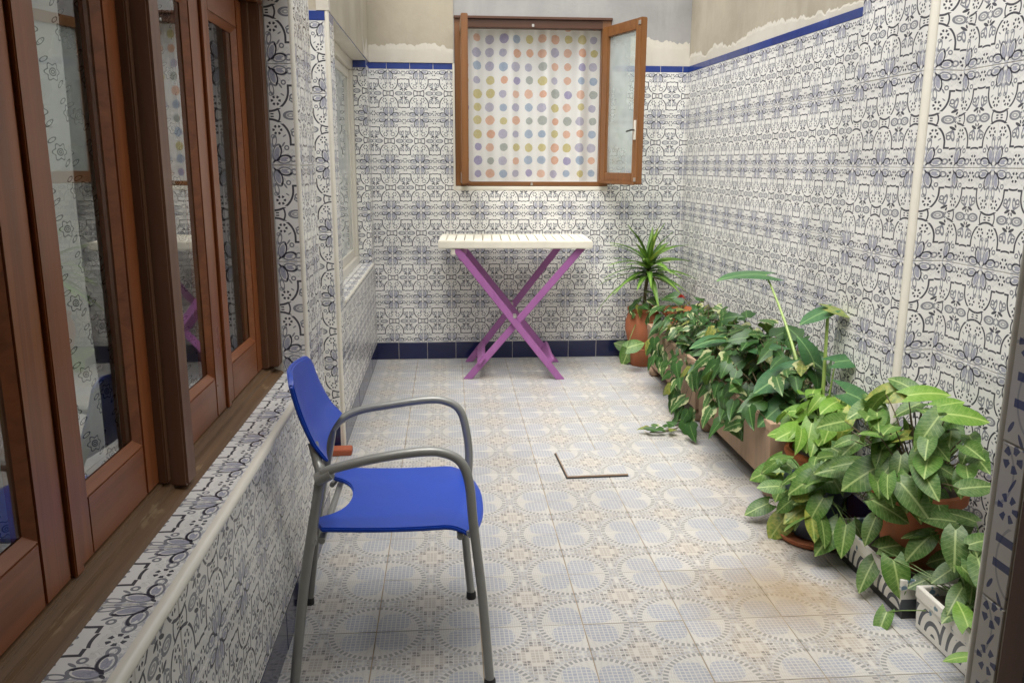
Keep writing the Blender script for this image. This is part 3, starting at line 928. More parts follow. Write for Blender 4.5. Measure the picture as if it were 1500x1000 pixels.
MB().box(-2.2, 2.4, -2.6, -2.5, 0, 2.7).build('rear_wall', MT['room'], hs_)
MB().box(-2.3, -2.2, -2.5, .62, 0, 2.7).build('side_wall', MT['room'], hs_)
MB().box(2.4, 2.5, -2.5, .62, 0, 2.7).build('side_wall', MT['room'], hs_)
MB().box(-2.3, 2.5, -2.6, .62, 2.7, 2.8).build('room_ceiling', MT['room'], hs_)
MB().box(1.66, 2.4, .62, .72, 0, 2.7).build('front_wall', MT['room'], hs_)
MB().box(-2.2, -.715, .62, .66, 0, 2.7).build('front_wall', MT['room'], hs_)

# ================================================================== END WINDOW
ew = thing('casement_window', (.57, D, WIN[2]), 'brown wooden casement window standing open in the end wall', 'window')
fx0, fx1, fz0, fz1 = WIN
mb = MB()
yA, yB = D+.005, D+.075
MB().box(fx0, fx0+.078, yA, yB, fz0, fz1).build('frame_jamb', MT['pine_v'], ew, .003)
MB().box(fx1-.060, fx1, yA, yB, fz0, fz1).build('frame_jamb', MT['pine_v'], ew, .003)
MB().box(fx0+.078, fx1-.060, yA, yB, fz1-.065, fz1-.012).build('head_rail', MT['pine_dark'], ew, .003)
MB().box(fx0-.002, fx1+.004, D-.012, yB, fz1-.012, fz1+.004).build('lintel_board', MT['pine_dark'], ew, .002)  # thin dark brown board along the window head
MB().box(fx0+.078, fx1-.060, yA, yB, fz0, fz0+.030).build('bottom_rail', MT['pine_h'], ew, .003)
MB().box(.56, .575, D-.002, D+.006, fz1-.058, fz1-.040).build('catch', MT['metal'], ew, .002)
MB().box(.56, .575, D-.002, D+.006, fz0+.006, fz0+.024).build('catch', MT['metal'], ew, .002)
def open_sash(hx, ang, flip):
    """casement hinged at (hx, D) reaching towards the courtyard; ang measured from straight out"""
    W_, st, th = .47, .066, .042
    d = Vector((math.sin(ang), -math.cos(ang), 0)); nrm = Vector((math.cos(ang), math.sin(ang), 0))*flip
    o = Vector((hx, D-.004, 0)); z0, z1 = fz0+.024, fz1-.058
    def bx(mb, a, b, za, zb, t=th, off=0): 
        c = o+d*((a+b)/2)+Vector((0, 0, (za+zb)/2))+nrm*off
        return mb.obox(c, d*((b-a)/2), nrm*(t/2), Vector((0, 0, (zb-za)/2)))
    mb = MB(); bx(mb, 0, st, z0, z1); bx(mb, W_-st, W_, z0, z1)
    s = mb.build('sash', MT['pine_v'], ew, .004)
    mb = MB(); bx(mb, st, W_-st, z0, z0+.07, th-.002); bx(mb, st, W_-st, z1-.066, z1, th-.002)
    mb.build('rail', MT['pine_h'], s, .003)
    mb = MB(); bx(mb, 0.01, W_-.01, z0-.004, z0+.018, .018, -(th/2+.008)); mb.build('drip_bar', MT['pine_h'], s, .004)
    mb = MB(); bx(mb, st-.005, W_-st+.005, z0+.065, z1-.062, .004); mb.build('pane', MT['film_glass'], s)
    if flip < 0: return
    mb = MB(); bx(mb, W_-.045, W_-.022, 1.50, 1.62, .008, -(th/2+.003)); hp = mb.build('handle_plate', MT['alu'], s, .002)
    hc = o+d*(W_-.034)+Vector((0, 0, 1.56))-nrm*(th/2)
    MB().tube([hc, hc-nrm*.03, hc-nrm*.034-d*.05-Vector((0, 0, .008))], .005, 8).build('handle', MT['black'], s, 0, True)
    for zz in (z1-.03, z0+.03):
        mb = MB(); bx(mb, W_-.030, W_-.008, zz-.012, zz+.012, .006, -(th/2+.002)); mb.build('latch_plate', MT['metal'], s)
    for zz in (z0+.15, z1-.15):
        MB().tube([o+Vector((0, 0, zz-.03))-nrm*(-.012), o+Vector((0, 0, zz+.03))-nrm*(-.012)], .006, 8).build('hinge', MT['metal'], s, 0, True)
open_sash(fx0+.052, RAD(.6), -1)
open_sash(fx1-.040, RAD(19.5), 1)
# polka dot curtain behind the opening
vs = []; fs = []; n = 80
for i in range(n+1):
    x = .06+(1.10-.06)*i/n
    y = D+.128+.026*math.sin(x*26+.8*math.sin(x*7))+.012*math.sin(x*53+.7)+.012*math.exp(-((x-.74)/.05)**2)
    for k in range(9):
        z = 2.30-(2.30-1.19)*k/8
        vs.append((x, y+.003*math.sin(k*1.2+x*9), z))
for i in range(n):
    for k in range(8):
        a = i*9+k; fs.append((a, a+9, a+10, a+1))
pc = MB().add(vs, fs).build('dotted_curtain', MT['polka'], None, 0, True)
tag(pc, 'white curtain with pastel polka dots filling the open end window', 'curtain')
br = thing('room_shell', (.6, D+.9, 0), 'unseen room behind the polka dot curtain, added without a roof to backlight it', 'room', kind='structure')  # unseen; left open at the top so the sky brightens the curtain
MB().box(-1.2, 2.4, D+1.6, D+1.7, 0, 3).build('rear_wall', MT['white_render'], br)
MB().box(-1.2, -1.11, D+.241, D+1.6, 0, 3).build('side_wall', MT['room'], br)
MB().box(2.0, 2.1, D+.241, D+1.6, 0, 3).build('side_wall', MT['room'], br)

# ================================================================== RED BRICK
bk = MB().obox((-.60, 3.755, .014), Vector((.128, .004, 0)), Vector((-.001, .038, 0)), Vector((0, 0, .014))).build('brick_block', MT['brick'], None, .004)
tag(bk, 'flat red brick on the floor against the tiled wall corner behind the chair', 'brick')

# ================================================================== FOLDING TABLE
TB = Vector((.42, 5.32, 0)); ta = RAD(-2.2)
tbx, tby = Vector((math.cos(ta), math.sin(ta), 0)), Vector((-math.sin(ta), math.cos(ta), 0))
def tp(u, v, z): return TB+tbx*u+tby*v+Vector((0, 0, z))
tb = thing('folding_table', TB, 'folding table with crossed lilac legs and a white slatted top by the end wall', 'table')
HT = .885
mb = MB()
W2, D2 = .478, .265
for (a0, a1, b0, b1) in ((-W2, W2, -D2, -D2+.045), (-W2, W2, D2-.045, D2), (-W2, -W2+.045, -D2+.045, D2-.045), (W2-.045, W2, -D2+.045, D2-.045)):
    mb.obox(tp((a0+a1)/2, (b0+b1)/2, HT-.024), tbx*((a1-a0)/2), tby*((b1-b0)/2), Vector((0, 0, .024)))
mb.build('top_frame', MT['white_paint'], tb, .005)
ns = 15
for i in range(ns):
    u = -W2+.045+(2*W2-.09)*(i+.5)/ns
    MB().obox(tp(u, 0, HT-.010), tbx*((W2-.045)/ns-.0035), tby*(D2-.044), Vector((0, 0, .007))).build('slat', MT['white_paint'], tb, .002)
def leg(u0, z0, u1, z1, v):
    p, q = tp(u0, v, z0), tp(u1, v, z1)
    d = (q-p).normalized(); n = d.cross(tby).normalized(); w = .0215
    # ends cut level with floor and table top
    k = n.dot(Vector((0, 0, 1))); e = d.dot(Vector((0, 0, 1)))
    pts = []
    for base, s in ((p, 1), (p, -1), (q, -1), (q, 1)):
        pt = base+n*(w*s); pt = pt-d*((pt.z-base.z)/e); pts.append(pt)
    o = tby*.011
    mb = MB().add([a-o for a in pts]+[a+o for a in pts], [(0, 1, 2, 3), (7, 6, 5, 4), (0, 4, 5, 1), (1, 5, 6, 2), (2, 6, 7, 3), (3, 7, 4, 0)])
    mb.build('leg', MT['lilac'], tb, .003)
leg(.292, 0, -.372, HT-.045, -.245); leg(-.302, 0, .415, HT-.045, -.222)
leg(.300, 0, -.372, HT-.045, .222); leg(-.300, 0, .345, HT-.045, .245)
def cross(u, z, t=.012, w=.032, va=-.25, vb=.25):
    MB().obox(tp(u, (va+vb)/2, z), tbx*w*.55+Vector((0, 0, w*.75)), tby*((vb-va)/2), (tbx*.8-Vector((0, 0, .6)))*t).build('stretcher', MT['lilac'], tb, .002)
cross(.225, .115); cross(-.215, .125); cross(-.33, HT-.10, va=-.24, vb=.22)
for (v, u) in ((-.235, -.003), (.235, -.006)):
    MB().tube([tp(u, v-.022, .412), tp(u, v+.022, .412)], .012, 10).build('pivot_bolt', MT['metal'], tb, 0, True)
MB().obox(tp(-.385, -.245, HT-.068), tbx*.014, tby*.012, Vector((0, 0, .02))).build('clip', MT['white_paint'], tb, .003)

# ================================================================== CHAIR
def spline(pts, n=6):
    P = [Vector(p) for p in pts]; out = []
    for i in range(len(P)-1):
        p0, p1, p2, p3 = P[max(i-1, 0)], P[i], P[i+1], P[min(i+2, len(P)-1)]
        for k in range(n):
            t = k/n
            out.append(.5*((2*p1)+(-p0+p2)*t+(2*p0-5*p1+4*p2-p3)*t*t+(-p0+3*p1-3*p2+p3)*t**3))
    out.append(P[-1]); return out
ch = thing('armchair', (-.17, 2.16, 0), 'blue plastic chair with grey tubular steel arms facing the planters', 'chair')
yN, yF = 1.93, 2.385
yC = (yN+yF)/2
for (ys, sg, fx, rx) in ((yN, -1, .094, -.415), (yF, 1, .057, -.450)):
    fo = (fx-.075)
    yi = ys-sg*.015
    pts = [(fx, ys, .012), (fx-.018, ys, .25), (.053, ys, .46), (.043, ys, .57), (.022, ys, .628), (-.022, ys, .653), (-.08, ys, .656), (-.18, ys, .643), (-.275, ys, .622), (-.318, ys-sg*.004, .606)]
    if sg > 0: pts = pts[:-2]+[(-.27, ys, .628), (-.325, ys-.012, .606), (-.352, ys-.03, .578)]
    fleg = MB().tube(spline(pts, 5), .0122, 12).build('arm_and_front_leg', MT['steel'], ch, 0, True)
    bx_ = -.352 if sg > 0 else -.325
    rl = [(rx, ys, .012), ((rx+bx_)/2-.004, ys-sg*.006, .32), (bx_-.002, ys-sg*.012, .575), (bx_-.008, ys-sg*.034, .625), (bx_-.020, ys-sg*.052, .668)]
    rleg = MB().tube(spline(rl, 5), .0128, 12).build('rear_leg', MT['steel'], ch, 0, True)
    MB().tube([(bx_-.006, ys-sg*.006, .588), (bx_+.030, ys, .606)], [.017, .015], 12).build('joint_collar', MT['steel'], ch, 0, True)
    for (xx, lg) in ((fx, fleg), (rx, rleg)):
        MB().lathe([(.0145, 0), (.0155, .003), (.0150, .020), (.013, .024)], (xx, ys, .0), 12).build('foot_cap', MT['rubber'], lg, 0, True)
    for (xx, zz) in ((.045, .435), (-.345, .425)):
        MB().tube([(xx, ys, zz), (xx-.005, ys-sg*.03, zz-.010), (xx-.01, ys-sg*.06, zz-.008)], .008, 8).build('seat_bracket', MT['steel'], ch, 0, True)
for xx in (.02, -.33):
    MB().tube([(xx, yN+.02, .418), (xx, yF-.02, .418)], .009, 10).build('cross_tube', MT['steel'], ch, 0, True)
# seat: scooped board, bowed front edge, round notch at the rear
nu, nv = 22, 18
top = []; 
for j in range(nv+1):
    v = -1+2*j/nv                       # across (y)
    yy = yC+v*.212
    xf = .086-.040*abs(v)**2.6
    xb = -.350+.075*max(0, 1-(v/.62)**2)**.5 + (.02*abs(v)**6)
    row = []
    for i in range(nu+1):
        s = i/nu
        x = xb+(xf-xb)*s
        z = .452-.010*math.sin(s*math.pi)*(1-.4*v*v)-.030*max(0, (s-.82)/.18)**2+.010*(1-s)**2*0+.004*v*v
        row.append((x, yy*1.0+(0 if True else 0), z))
    top.append(row)
vs = [p for r in top for p in r]+[(p[0], p[1], p[2]-.013) for r in top for p in r]
K = (nu+1)*(nv+1); fs = []
for j in range(nv):
    for i in range(nu):
        a = j*(nu+1)+i; fs.append((a, a+1, a+nu+2, a+nu+1)); fs.append((K+a, K+a+nu+1, K+a+nu+2, K+a+1))
def edge(a, b): fs.append((a, b, K+b, K+a))
for i in range(nu): edge(i, i+1); edge(nv*(nu+1)+i+1, nv*(nu+1)+i)
for j in range(nv): edge((j+1)*(nu+1), j*(nu+1)); edge(j*(nu+1)+nu, (j+1)*(nu+1)+nu)
MB().add(vs, fs).build('seat', MT['blue'], ch, .0035, True)
# backrest: board curved across its width, rounded top corners, leaning back
nu, nv = 14, 20
grid = []
for j in range(nv+1):
    v = -1+2*j/nv
    row = []
    drop = .040*max(0, (abs(v)-.72)/.28)**2.4
    for i in range(nu+1):
        s = i/nu                         # 0 bottom 1 top
        z = .620+(.828-.018*v-drop*.7-.620)*s + (.006*abs(v)**4*(1-s))
        lean = -.020-.082*s - .010*math.sin(s*math.pi)
        x = -.302+lean*.85-.022*(1-v*v)-.008*v + .010*max(0, .22-s)/.22
        yy = yC+v*(.204-.010*s)
        row.append((x, yy, z))
    grid.append(row)
vs = [p for r in grid for p in r]+[(p[0]-.014, p[1], p[2]+.002) for r in grid for p in r]
K = (nu+1)*(nv+1); fs = []
for j in range(nv):
    for i in range(nu):
        a = j*(nu+1)+i; fs.append((a, a+1, a+nu+2, a+nu+1)); fs.append((K+a, K+a+nu+1, K+a+nu+2, K+a+1))
for i in range(nu): edge(i, i+1); edge(nv*(nu+1)+i+1, nv*(nu+1)+i)
for j in range(nv): edge((j+1)*(nu+1), j*(nu+1)); edge(j*(nu+1)+nu, (j+1)*(nu+1)+nu)
MB().add(vs, fs).build('backrest', MT['blue'], ch, .004, True)

# ================================================================== POTS AND PLANTERS
def pot(name, c, prof, mat, label, cat, soil_z=None, soil_r=None, group=None):
    t = thing(name, c, label, cat, group)
    MB().lathe(prof, c, 36).build('body', MT[mat], t, 0, True)
    if soil_z:
        MB().lathe([(soil_r*.98, -.004), (soil_r, .0), (soil_r*.6, .010), (.01, .014)], (c[0], c[1], c[2]+soil_z), 24).build('soil', MT['soil'], t, 0, True)
    return t
def planter(name, x0, x1, y0, y1, zb, zt, flare, wall, mat, label, feet=True, rim=.003, slope=0.0):
    c = ((x0+x1)/2, (y0+y1)/2, 0)
    t = thing(name, c, label, 'planter')
    def sx(y): return (y1-y)*slope
    def rect(e, z, ins=0):
        return [(x0-e+ins+sx(y0), y0-e+ins, z), (x1+e-ins+sx(y0), y0-e+ins, z), (x1+e-ins+sx(y1), y1+e-ins, z), (x0-e+ins+sx(y1), y1+e-ins, z)]
    loops = [rect(-flare, zb), rect(0, zt-.035), rect(rim, zt-.034), rect(rim, zt), rect(0, zt, wall), rect(0, zt-.05, wall)]
    mb = MB(); vs = [p for l in loops for p in l]; fs = [(3, 2, 1, 0)]
    for k in range(len(loops)-1):
        for q in range(4): fs.append((k*4+q, k*4+(q+1) % 4, k*4+4+(q+1) % 4, k*4+4+q))
    fs.append(tuple(range(20, 24)))
    mb.add(vs, fs); mb.build('body', MT[mat], t, .004)
    MB().add(rect(0, zt-.028, wall)+rect(0, zt-.045, wall), [(0, 1, 2, 3), (0, 4, 5, 1), (1, 5, 6, 2), (2, 6, 7, 3), (3, 7, 4, 0)]).build('soil', MT['soil'], t)
    if feet:
        for yy in (y0+.06, y1-.06):
            for xx in (x0+.045, x1-.045):
                MB().lathe([(.018, 0), (.034, .012), (.042, .04), (.036, .065), (.020, zb+.004)], (xx+sx(yy), yy, 0), 16).build('foot', MT[mat], t, 0, True)
    return t
planter('long_planter', 1.285, 1.585, 4.10, 5.17, .075, .335, .012, .022, 'terra_pale', 'long pale terracotta trough on ball feet beside the urn')
planter('long_planter', 1.280, 1.60, 3.06, 4.04, .075, .335, .012, .022, 'terra_pale', 'long pale terracotta trough on ball feet beside the round terracotta bowl')
planter('ceramic_planter', 1.345, 1.61, 2.16, 2.60, .030, .135, .006, .012, 'painted', 'white painted ceramic trough holding the big terracotta pot', feet=False, rim=.003)
planter('ceramic_planter', 1.372, 1.62, 1.56, 2.125, .004, .135, .004, .012, 'painted', 'white ceramic trough with dark painted arcs nearest the doorway jamb', feet=False, rim=.003)
MB().box(1.36, 1.60, 2.17, 2.59, 0, .031).build('planter_base_block', MT['black'])  # black block filling the dark gap below the trough
tag(bpy.data.objects['planter_base_block'], 'low black block filling the gap under the white painted trough', 'stand')
pot('urn', (1.315, 5.42, 0), [(.070, 0), (.078, .01), (.080, .10), (.088, .12), (.084, .125), (.104, .18), (.122, .25), (.120, .31), (.104, .36), (.100, .375), (.110, .385), (.110, .40), (.096, .40), (.092, .36)],
    'terra', 'bulging terracotta urn holding the spiky green plant in the corner', 'urn', .365, .092)
pot('flower_pot', (1.525, 5.33, 0), [(.060, 0), (.085, .365), (.100, .37), (.112, .39), (.116, .408), (.108, .41), (.095, .39), (.088, .38)],
    'terra_orange', 'orange terracotta pot with a flaring rim below the red flower', 'flower pot', .385, .09)
pot('flower_pot', (1.455, 2.955, 0), [(.09, 0), (.115, .22), (.118, .222), (.140, .232), (.147, .246), (.143, .262), (.130, .264), (.124, .23)],
    'terra_orange', 'round terracotta bowl pot with a thick rolled rim between trough and blue pot', 'flower pot', .238, .125)
pot('flower_pot', (1.335, 2.735, .022), [(.080, 0), (.105, .17), (.118, .175), (.120, .205), (.106, .207), (.100, .18)],
    'pot_blue', 'dark slate blue pot on a saucer hidden in pale green leaves', 'flower pot', .185, .102)
sc_ = MB().lathe([(.09, 0), (.125, .006), (.135, .024), (.128, .024), (.11, .014), (.02, .012)], (1.335, 2.735, 0), 32).build('saucer', MT['terra'], None, 0, True)
tag(sc_, 'terracotta saucer under the dark slate blue pot', 'saucer')
pot('flower_pot', (1.475, 2.34, .106), [(.085, 0), (.125, .22), (.128, .222), (.142, .226), (.144, .262), (.130, .264), (.122, .23)],
    'terra', 'big terracotta pot standing in the white trough under broad leaves', 'flower pot', .235, .125)

# ================================================================== PLANTS
def leaf_mesh(name, mat, width, lobe, droop, fold, prof, nu=7, nv=4, point=0.0, twist=0.0):
    vs, fs = [], []
    for i in range(nu+1):
        t = i/nu
        w = prof(t)*width/2
        for j in range(-nv//2, nv//2+1):
            s = j/(nv/2)
            y = t-lobe*abs(s)**1.3*(1-t)**2.2
            x = s*w
            z = -droop*max(y, 0)**2+fold*abs(x)-.35*x*x*(1 if fold > 0 else 0)+.012*math.sin(6*t+s*2)*abs(s)
            vs.append((x, y, z))
    m = nv+1
    for i in range(nu):
        for j in range(nv):
            a = i*m+j; fs.append((a, a+1, a+m+1, a+m))
    me = MB().add(vs, fs).mesh(name, MT[mat], 0, True)
    return me
heart = lambda t: math.sin(math.pi*(t*.80+.20))**.74*(1-.35*t**6) if t < .999 else 0.0
ovate = lambda t: (math.sin(math.pi*(t*.95+.05)**.80))**.72 if t < .999 else 0.0
def ivyp(t):
    if t >= .999: return 0.0
    return .62*math.sin(math.pi*(t*.9+.1)**.8)+.42*math.exp(-((t-.22)/.11)**2)
strap = lambda t: min(1, t*7+.35)*(1-t**2.6) if t < .999 else 0.0
LM = {
    'syn': [leaf_mesh('leaf', 'leaf_syn', .80, .22, .25, .08, heart), leaf_mesh('leaf', 'leaf_syn', .70, .24, .42, .20, heart), leaf_mesh('leaf', 'leaf_syn', .62, .20, .15, .34, heart)],
    'syn2': [leaf_mesh('leaf', 'leaf_syn2', .70, .26, .22, .12, heart), leaf_mesh('leaf', 'leaf_syn2', .56, .22, .40, .20, heart)],
    'big': [leaf_mesh('leaf', 'leaf_big', .66, .12, .20, .10, ovate, 8), leaf_mesh('leaf', 'leaf_big', .60, .16, .34, .16, ovate, 8)],
    'ivy': [leaf_mesh('leaf', 'leaf_ivy', 1.0, .20, .25, .10, ivyp), leaf_mesh('leaf', 'leaf_ivy', .86, .16, .40, .20, ivyp), leaf_mesh('leaf', 'leaf_ivy', .74, .12, .15, .30, ivyp), leaf_mesh('leaf', 'leaf_ivyv', .9, .18, .3, .12, ivyp)],
    'dra': [leaf_mesh('leaf', 'leaf_dra', .20, 0, .50, .35, strap, 10, 2), leaf_mesh('leaf', 'leaf_dra', .19, 0, .60, .35, strap, 10, 2), leaf_mesh('leaf', 'leaf_dra', .16, 0, .20, .35, strap, 10, 2)],
    'taro': [leaf_mesh('leaf', 'leaf_taro', .86, .34, .22, .14, heart, 8, 6)],
}
def put_leaf(plant, kind, base, direc, nrm, L, which=None):
    d = Vector(direc).normalized(); n = Vector(nrm); n = (n-d*n.dot(d))
    if n.length < 1e-3: n = Vector((0, 0, 1)).cross(d).cross(d)*-1
    n.normalize(); x = d.cross(n)
    R = Matrix((x, d, n)).transposed().to_4x4()
    ms = LM[kind]; me = ms[which] if which is not None else random.choice(ms)
    sx_ = random.uniform(.82, 1.14)
    link('leaf', me, plant, Matrix.Translation(base) @ R @ Matrix.Diagonal((L*sx_, L, L*random.uniform(.5, 1.5), 1)))
def limit(p, xmax=1.60):
    q = Vector(p); lim = xmax
    if 2.6 < q.y < 3.15: lim = min(lim, 1.50)
    q.x = min(q.x, lim); q.z = max(q.z, .03); return q
def petiole(mb, root, tip, r=.003, sag=.25, n=5, seg=6):
    root, tip = Vector(root), Vector(tip)
    mid = (root+tip)/2+Vector((0, 0, sag*(tip-root).length*.5))
    pts = [root*(1-t)**2+mid*2*t*(1-t)+tip*t*t for t in [k/seg for k in range(seg+1)]]
    mb.tube(pts, [r*(1-.45*k/seg) for k in range(seg+1)], n)
def bush(name, label, root, center, radii, n, kind, smin, smax, rnd_seed, stem_mat='stem', stem_r=.003, group=None, droop=.45, xmax=1.58, shell=.45, cat='plant', roots=None, keep=None):
    rs = random.Random(rnd_seed); random.seed(rnd_seed)
    t = thing(name, root, label, cat, group)
    sm = MB(); C0 = Vector(center); Rr = Vector(radii)
    cnt = 0; tries = 0
    while cnt < n and tries < n*20:
        tries += 1
        v = Vector((rs.gauss(0, 1), rs.gauss(0, 1), rs.gauss(0, 1))).normalized()*(rs.random()**shell)
        p = C0+Vector((v.x*Rr.x, v.y*Rr.y, v.z*Rr.z))
        if keep and not keep(p): continue
        p = limit(p, xmax)
        out = Vector((v.x, v.y, 0))
        if out.length < .05: out = Vector((rs.uniform(-1, 1), rs.uniform(-1, 1), 0))
        out.normalize()
        out = (out*.8+Vector((-.22, -.18, 0))+Vector((rs.uniform(-1, 1), rs.uniform(-1, 1), 0))).normalized()
        if p.x > xmax-.10 and out.x > 0: out.x *= -.6
        L = rs.uniform(smin, smax)
        d = out+Vector((0, 0, -droop+rs.uniform(-.6, .7)+v.z*.3))
        nr = Vector((0, 0, 1))+Vector((-.25, -.45, 0))*rs.uniform(.3, 1.3)+out*.25+Vector((rs.uniform(-.7, .7), rs.uniform(-.7, .7), 0))
        # keep the blade out of the floor
        tipz = p.z+d.normalized().z*L
        if tipz < .015: d.z += (.02-tipz)/L*1.1
        put_leaf(t, kind, p, d, nr, L)
        rt = Vector(root) if roots is None else Vector(rs.choice(roots))
        rt = rt+Vector((rs.uniform(-.03, .03), rs.uniform(-.03, .03), 0))
        petiole(sm, rt, p, stem_r, rs.uniform(.1, .5))
        cnt += 1
    return t, sm
def hero(t, sm, kind, u, v, xp, ang, Lpx, root, face=.55, which=None, r=.003):
    """a leaf seen well in the photograph: centre pixel, plane x, tip direction in the picture, length in pixels"""
    c = onx(u, v, xp); dist = (c-CAM).dot(fwd); L = Lpx*dist/F_PX*.98
    a = RAD(ang)
    d = c_r*math.cos(a)+c_u*math.sin(a)
    tocam = (CAM-c).normalized()
    nr = tocam*face+Vector((0, 0, 1))*(1-face)+Vector((random.uniform(-.12, .12), random.uniform(-.12, .12), 0))
    d = (d-nr.normalized()*d.dot(nr.normalized())*.8).normalized()
    base = c-d*(L*.45)
    base = limit(base, 1.62)
    put_leaf(t, kind, base, d, nr, L, which)
    petiole(sm, root, base, r, .25)

# --- spiky plant in the urn
random.seed(5)
root = (1.315, 5.42, .37)
dr = thing('dracaena_plant', root, 'spiky arching strap-leaved plant growing from the terracotta urn', 'plant')
sm = MB(); crown = Vector((1.330, 5.40, .66))
sm.tube([root, (1.32, 5.41, .52), crown, crown+Vector((0, 0, .06))], [.013, .012, .011, .006], 8)
sm.build('stem', MT['stem_brown'], dr, 0, True)
for k in range(40):
    a = k*2.399; tier = k/39
    el = 1.35-1.55*(1-tier)**.9 if k > 3 else -.2
    el = -.10+1.35*tier**1.8
    hz = Vector((math.cos(a), math.sin(a), 0))
    if hz.x > .5: hz.x *= .75
    if hz.y > .4: hz.y *= .45
    d = hz*math.cos(el)+Vector((0, 0, math.sin(el)+.15))
    put_leaf(dr, 'dra', crown+Vector((0, 0, -.06+.12*tier)), d, Vector((0, 0, 1))-hz*math.sin(el)*.8+Vector((.01, -.05, 0)), random.uniform(.25, .34)*(1-.15*tier), 2 if tier > .8 else (0 if tier > .45 else 1))
put_leaf(dr, 'dra', crown+Vector((0, 0, .03)), (-.28, -.1, 1), (.9, -.6, .2), .27, 2)
# --- green plant under it
t, sm = bush('ivy_plant', 'dark ivy spilling round the neck of the terracotta urn', (1.33, 5.33, .38), (1.29, 5.35, .43), (.09, .07, .10), 24, 'ivy', .06, .10, 31, xmax=1.55)
for (u, v, ang, L) in ((912, 506, 150, 26), (930, 505, 20, 28), (918, 518, 250, 34)):
    hero(t, sm, 'syn', u, v, 1.215, ang, L, (1.24, 5.32, .30), .6)
sm.build('stem', MT['stem'], t, 0, True)
# --- red flower
fl_ = thing('flower', (1.54, 5.33, .39), 'single red flower standing in the orange terracotta pot', 'flower')
sm = MB(); petiole(sm, (1.54, 5.33, .39), (1.535, 5.30, .478), .003, 0); sm.build('stem', MT['stem'], fl_, 0, True)
mb = MB()
for k in range(3):
    for q in range(8):
        a = q*.785+k*.4; el = .2+k*.55; r = .026-.005*k
        dd = Vector((math.cos(a)*math.cos(el), math.sin(a)*math.cos(el), math.sin(el)))
        c = Vector((1.535, 5.30, .480))+dd*r*.6
        s1 = dd.cross(Vector((0, 0, 1))).normalized()*.010; s2 = dd*.014
        mb.add([c-s1*.4, c+s2*.5-s1, c+s2*1.2, c+s2*.5+s1, c+s1*.4], [(0, 1, 2, 3, 4)])
mb.build('bloom', MT['red'], fl_, 0, True)

# --- ivy of the two long troughs
t, sm = bush('ivy_plant', 'dark green ivy filling the long trough beside the urn', (1.43, 4.6, .31), (1.43, 4.60, .42), (.21, .66, .18), 255, 'ivy', .055, .115, 41,
             roots=[(1.43, y, .30) for y in (4.25, 4.45, 4.65, 4.85, 5.05)], stem_mat='stem', xmax=1.60, keep=lambda p: not (p.x < 1.30 and p.z < .30 and p.y > 4.75) and not (p.y > 4.92 and p.z > .345))
for k in range(44):    # ivy hanging over the front edge of the trough
    y = random.uniform(4.05, 4.82); z = random.uniform(.06, .36) if y < 4.5 else random.uniform(.20, .36)
    p = Vector((1.245-random.uniform(0, .05), y, z)); put_leaf(t, 'ivy', p, (random.uniform(-.6, .1), random.uniform(-.6, .6), -.5), (-.8, -.5, .6), random.uniform(.06, .10)); (petiole(sm, (1.30, y+random.uniform(-.1, .1), .33), p, .0018, .3) if k % 3 == 0 else None)
sm.build('stem', MT['stem_brown'], t, 0, True)
t, sm = bush('ivy_plant', 'dark glossy ivy filling the trough beside the round bowl and trailing on the floor', (1.43, 3.55, .31), (1.43, 3.58, .45), (.24, .58, .21), 262, 'ivy', .06, .125, 43,
             roots=[(1.43, y, .30) for y in (3.2, 3.4, 3.6, 3.8, 3.95)], xmax=1.63, keep=lambda p: not (p.x < 1.30 and p.z < .32 and p.y < 3.80))
for k in range(38):
    y = random.uniform(3.12, 4.10); z = random.uniform(.05, .36) if y > 3.80 else random.uniform(.24, .40)
    p = Vector((1.235-random.uniform(0, .06), y, z)); put_leaf(t, 'ivy', p, (random.uniform(-.6, .1), random.uniform(-.6, .6), -.4), (-.8, -.5, .6), random.uniform(.07, .11)); (petiole(sm, (1.29, y, .33), p, .0018, .3) if k % 3 == 0 else None)
tr = [(1.24, 4.02, .10), (1.19, 3.99, .03), (1.12, 3.95, .018), (1.06, 3.92, .016), (1.01, 3.93, .016)]
sm.tube(spline(tr, 4), .003, 6)
for (x, y, z, a) in ((1.15, 3.98, .035, 2.2), (1.11, 3.97, .03, 1.2), (1.08, 3.93, .03, 3.6), (1.05, 3.96, .035, 1.9), (1.03, 3.92, .03, 2.9), (1.01, 3.95, .03, 3.3), (1.13, 3.93, .03, 4.2)):
    put_leaf(t, 'ivy', Vector((x, y, z)), (math.cos(a), math.sin(a), .25), (-.2, -.5, 1), .06)
sm.build('stem', MT['stem_brown'], t, 0, True)

# --- elephant ear with tall petioles
ee = thing('elephant_ear_plant', (1.45, 3.02, .24), 'elephant ear plant with tall pale stalks and drooping green leaves', 'plant')
sm = MB(); R0 = Vector((1.455, 2.99, .25))
def stalk(u0, v0, u1, v1, x1, L, ang, face, bend=.0, leaf=True, r=.0085):
    tip = onx(u1, v1, x1)
    b = onx(u0, v0, 1.45); b = R0+(b-R0)*.15; b.z = .25
    mid = (b+tip)/2+Vector((0, 0, bend))
    pts = [b*(1-s)**2+mid*2*s*(1-s)+tip*s*s for s in [k/8 for k in range(9)]]
    sm.tube(pts, [r*(1-.55*k/8) for k in range(9)], 8)
    if leaf:
        a = RAD(ang); d = c_r*math.cos(a)+c_u*math.sin(a)
        nr = (CAM-tip).normalized()*face+Vector((0, 0, 1))*(1-face)
        put_leaf(ee, 'taro', tip, d, nr, L*(tip-CAM).length/F_PX)
stalk(1195, 590, 1122, 403, 1.42, 66, 172, .12, .12)
stalk(1205, 590, 1212, 455, 1.46, 42, 200, .18, .02)
stalk(1205, 590, 1214, 452, 1.46, 38, -12, .18, .02)
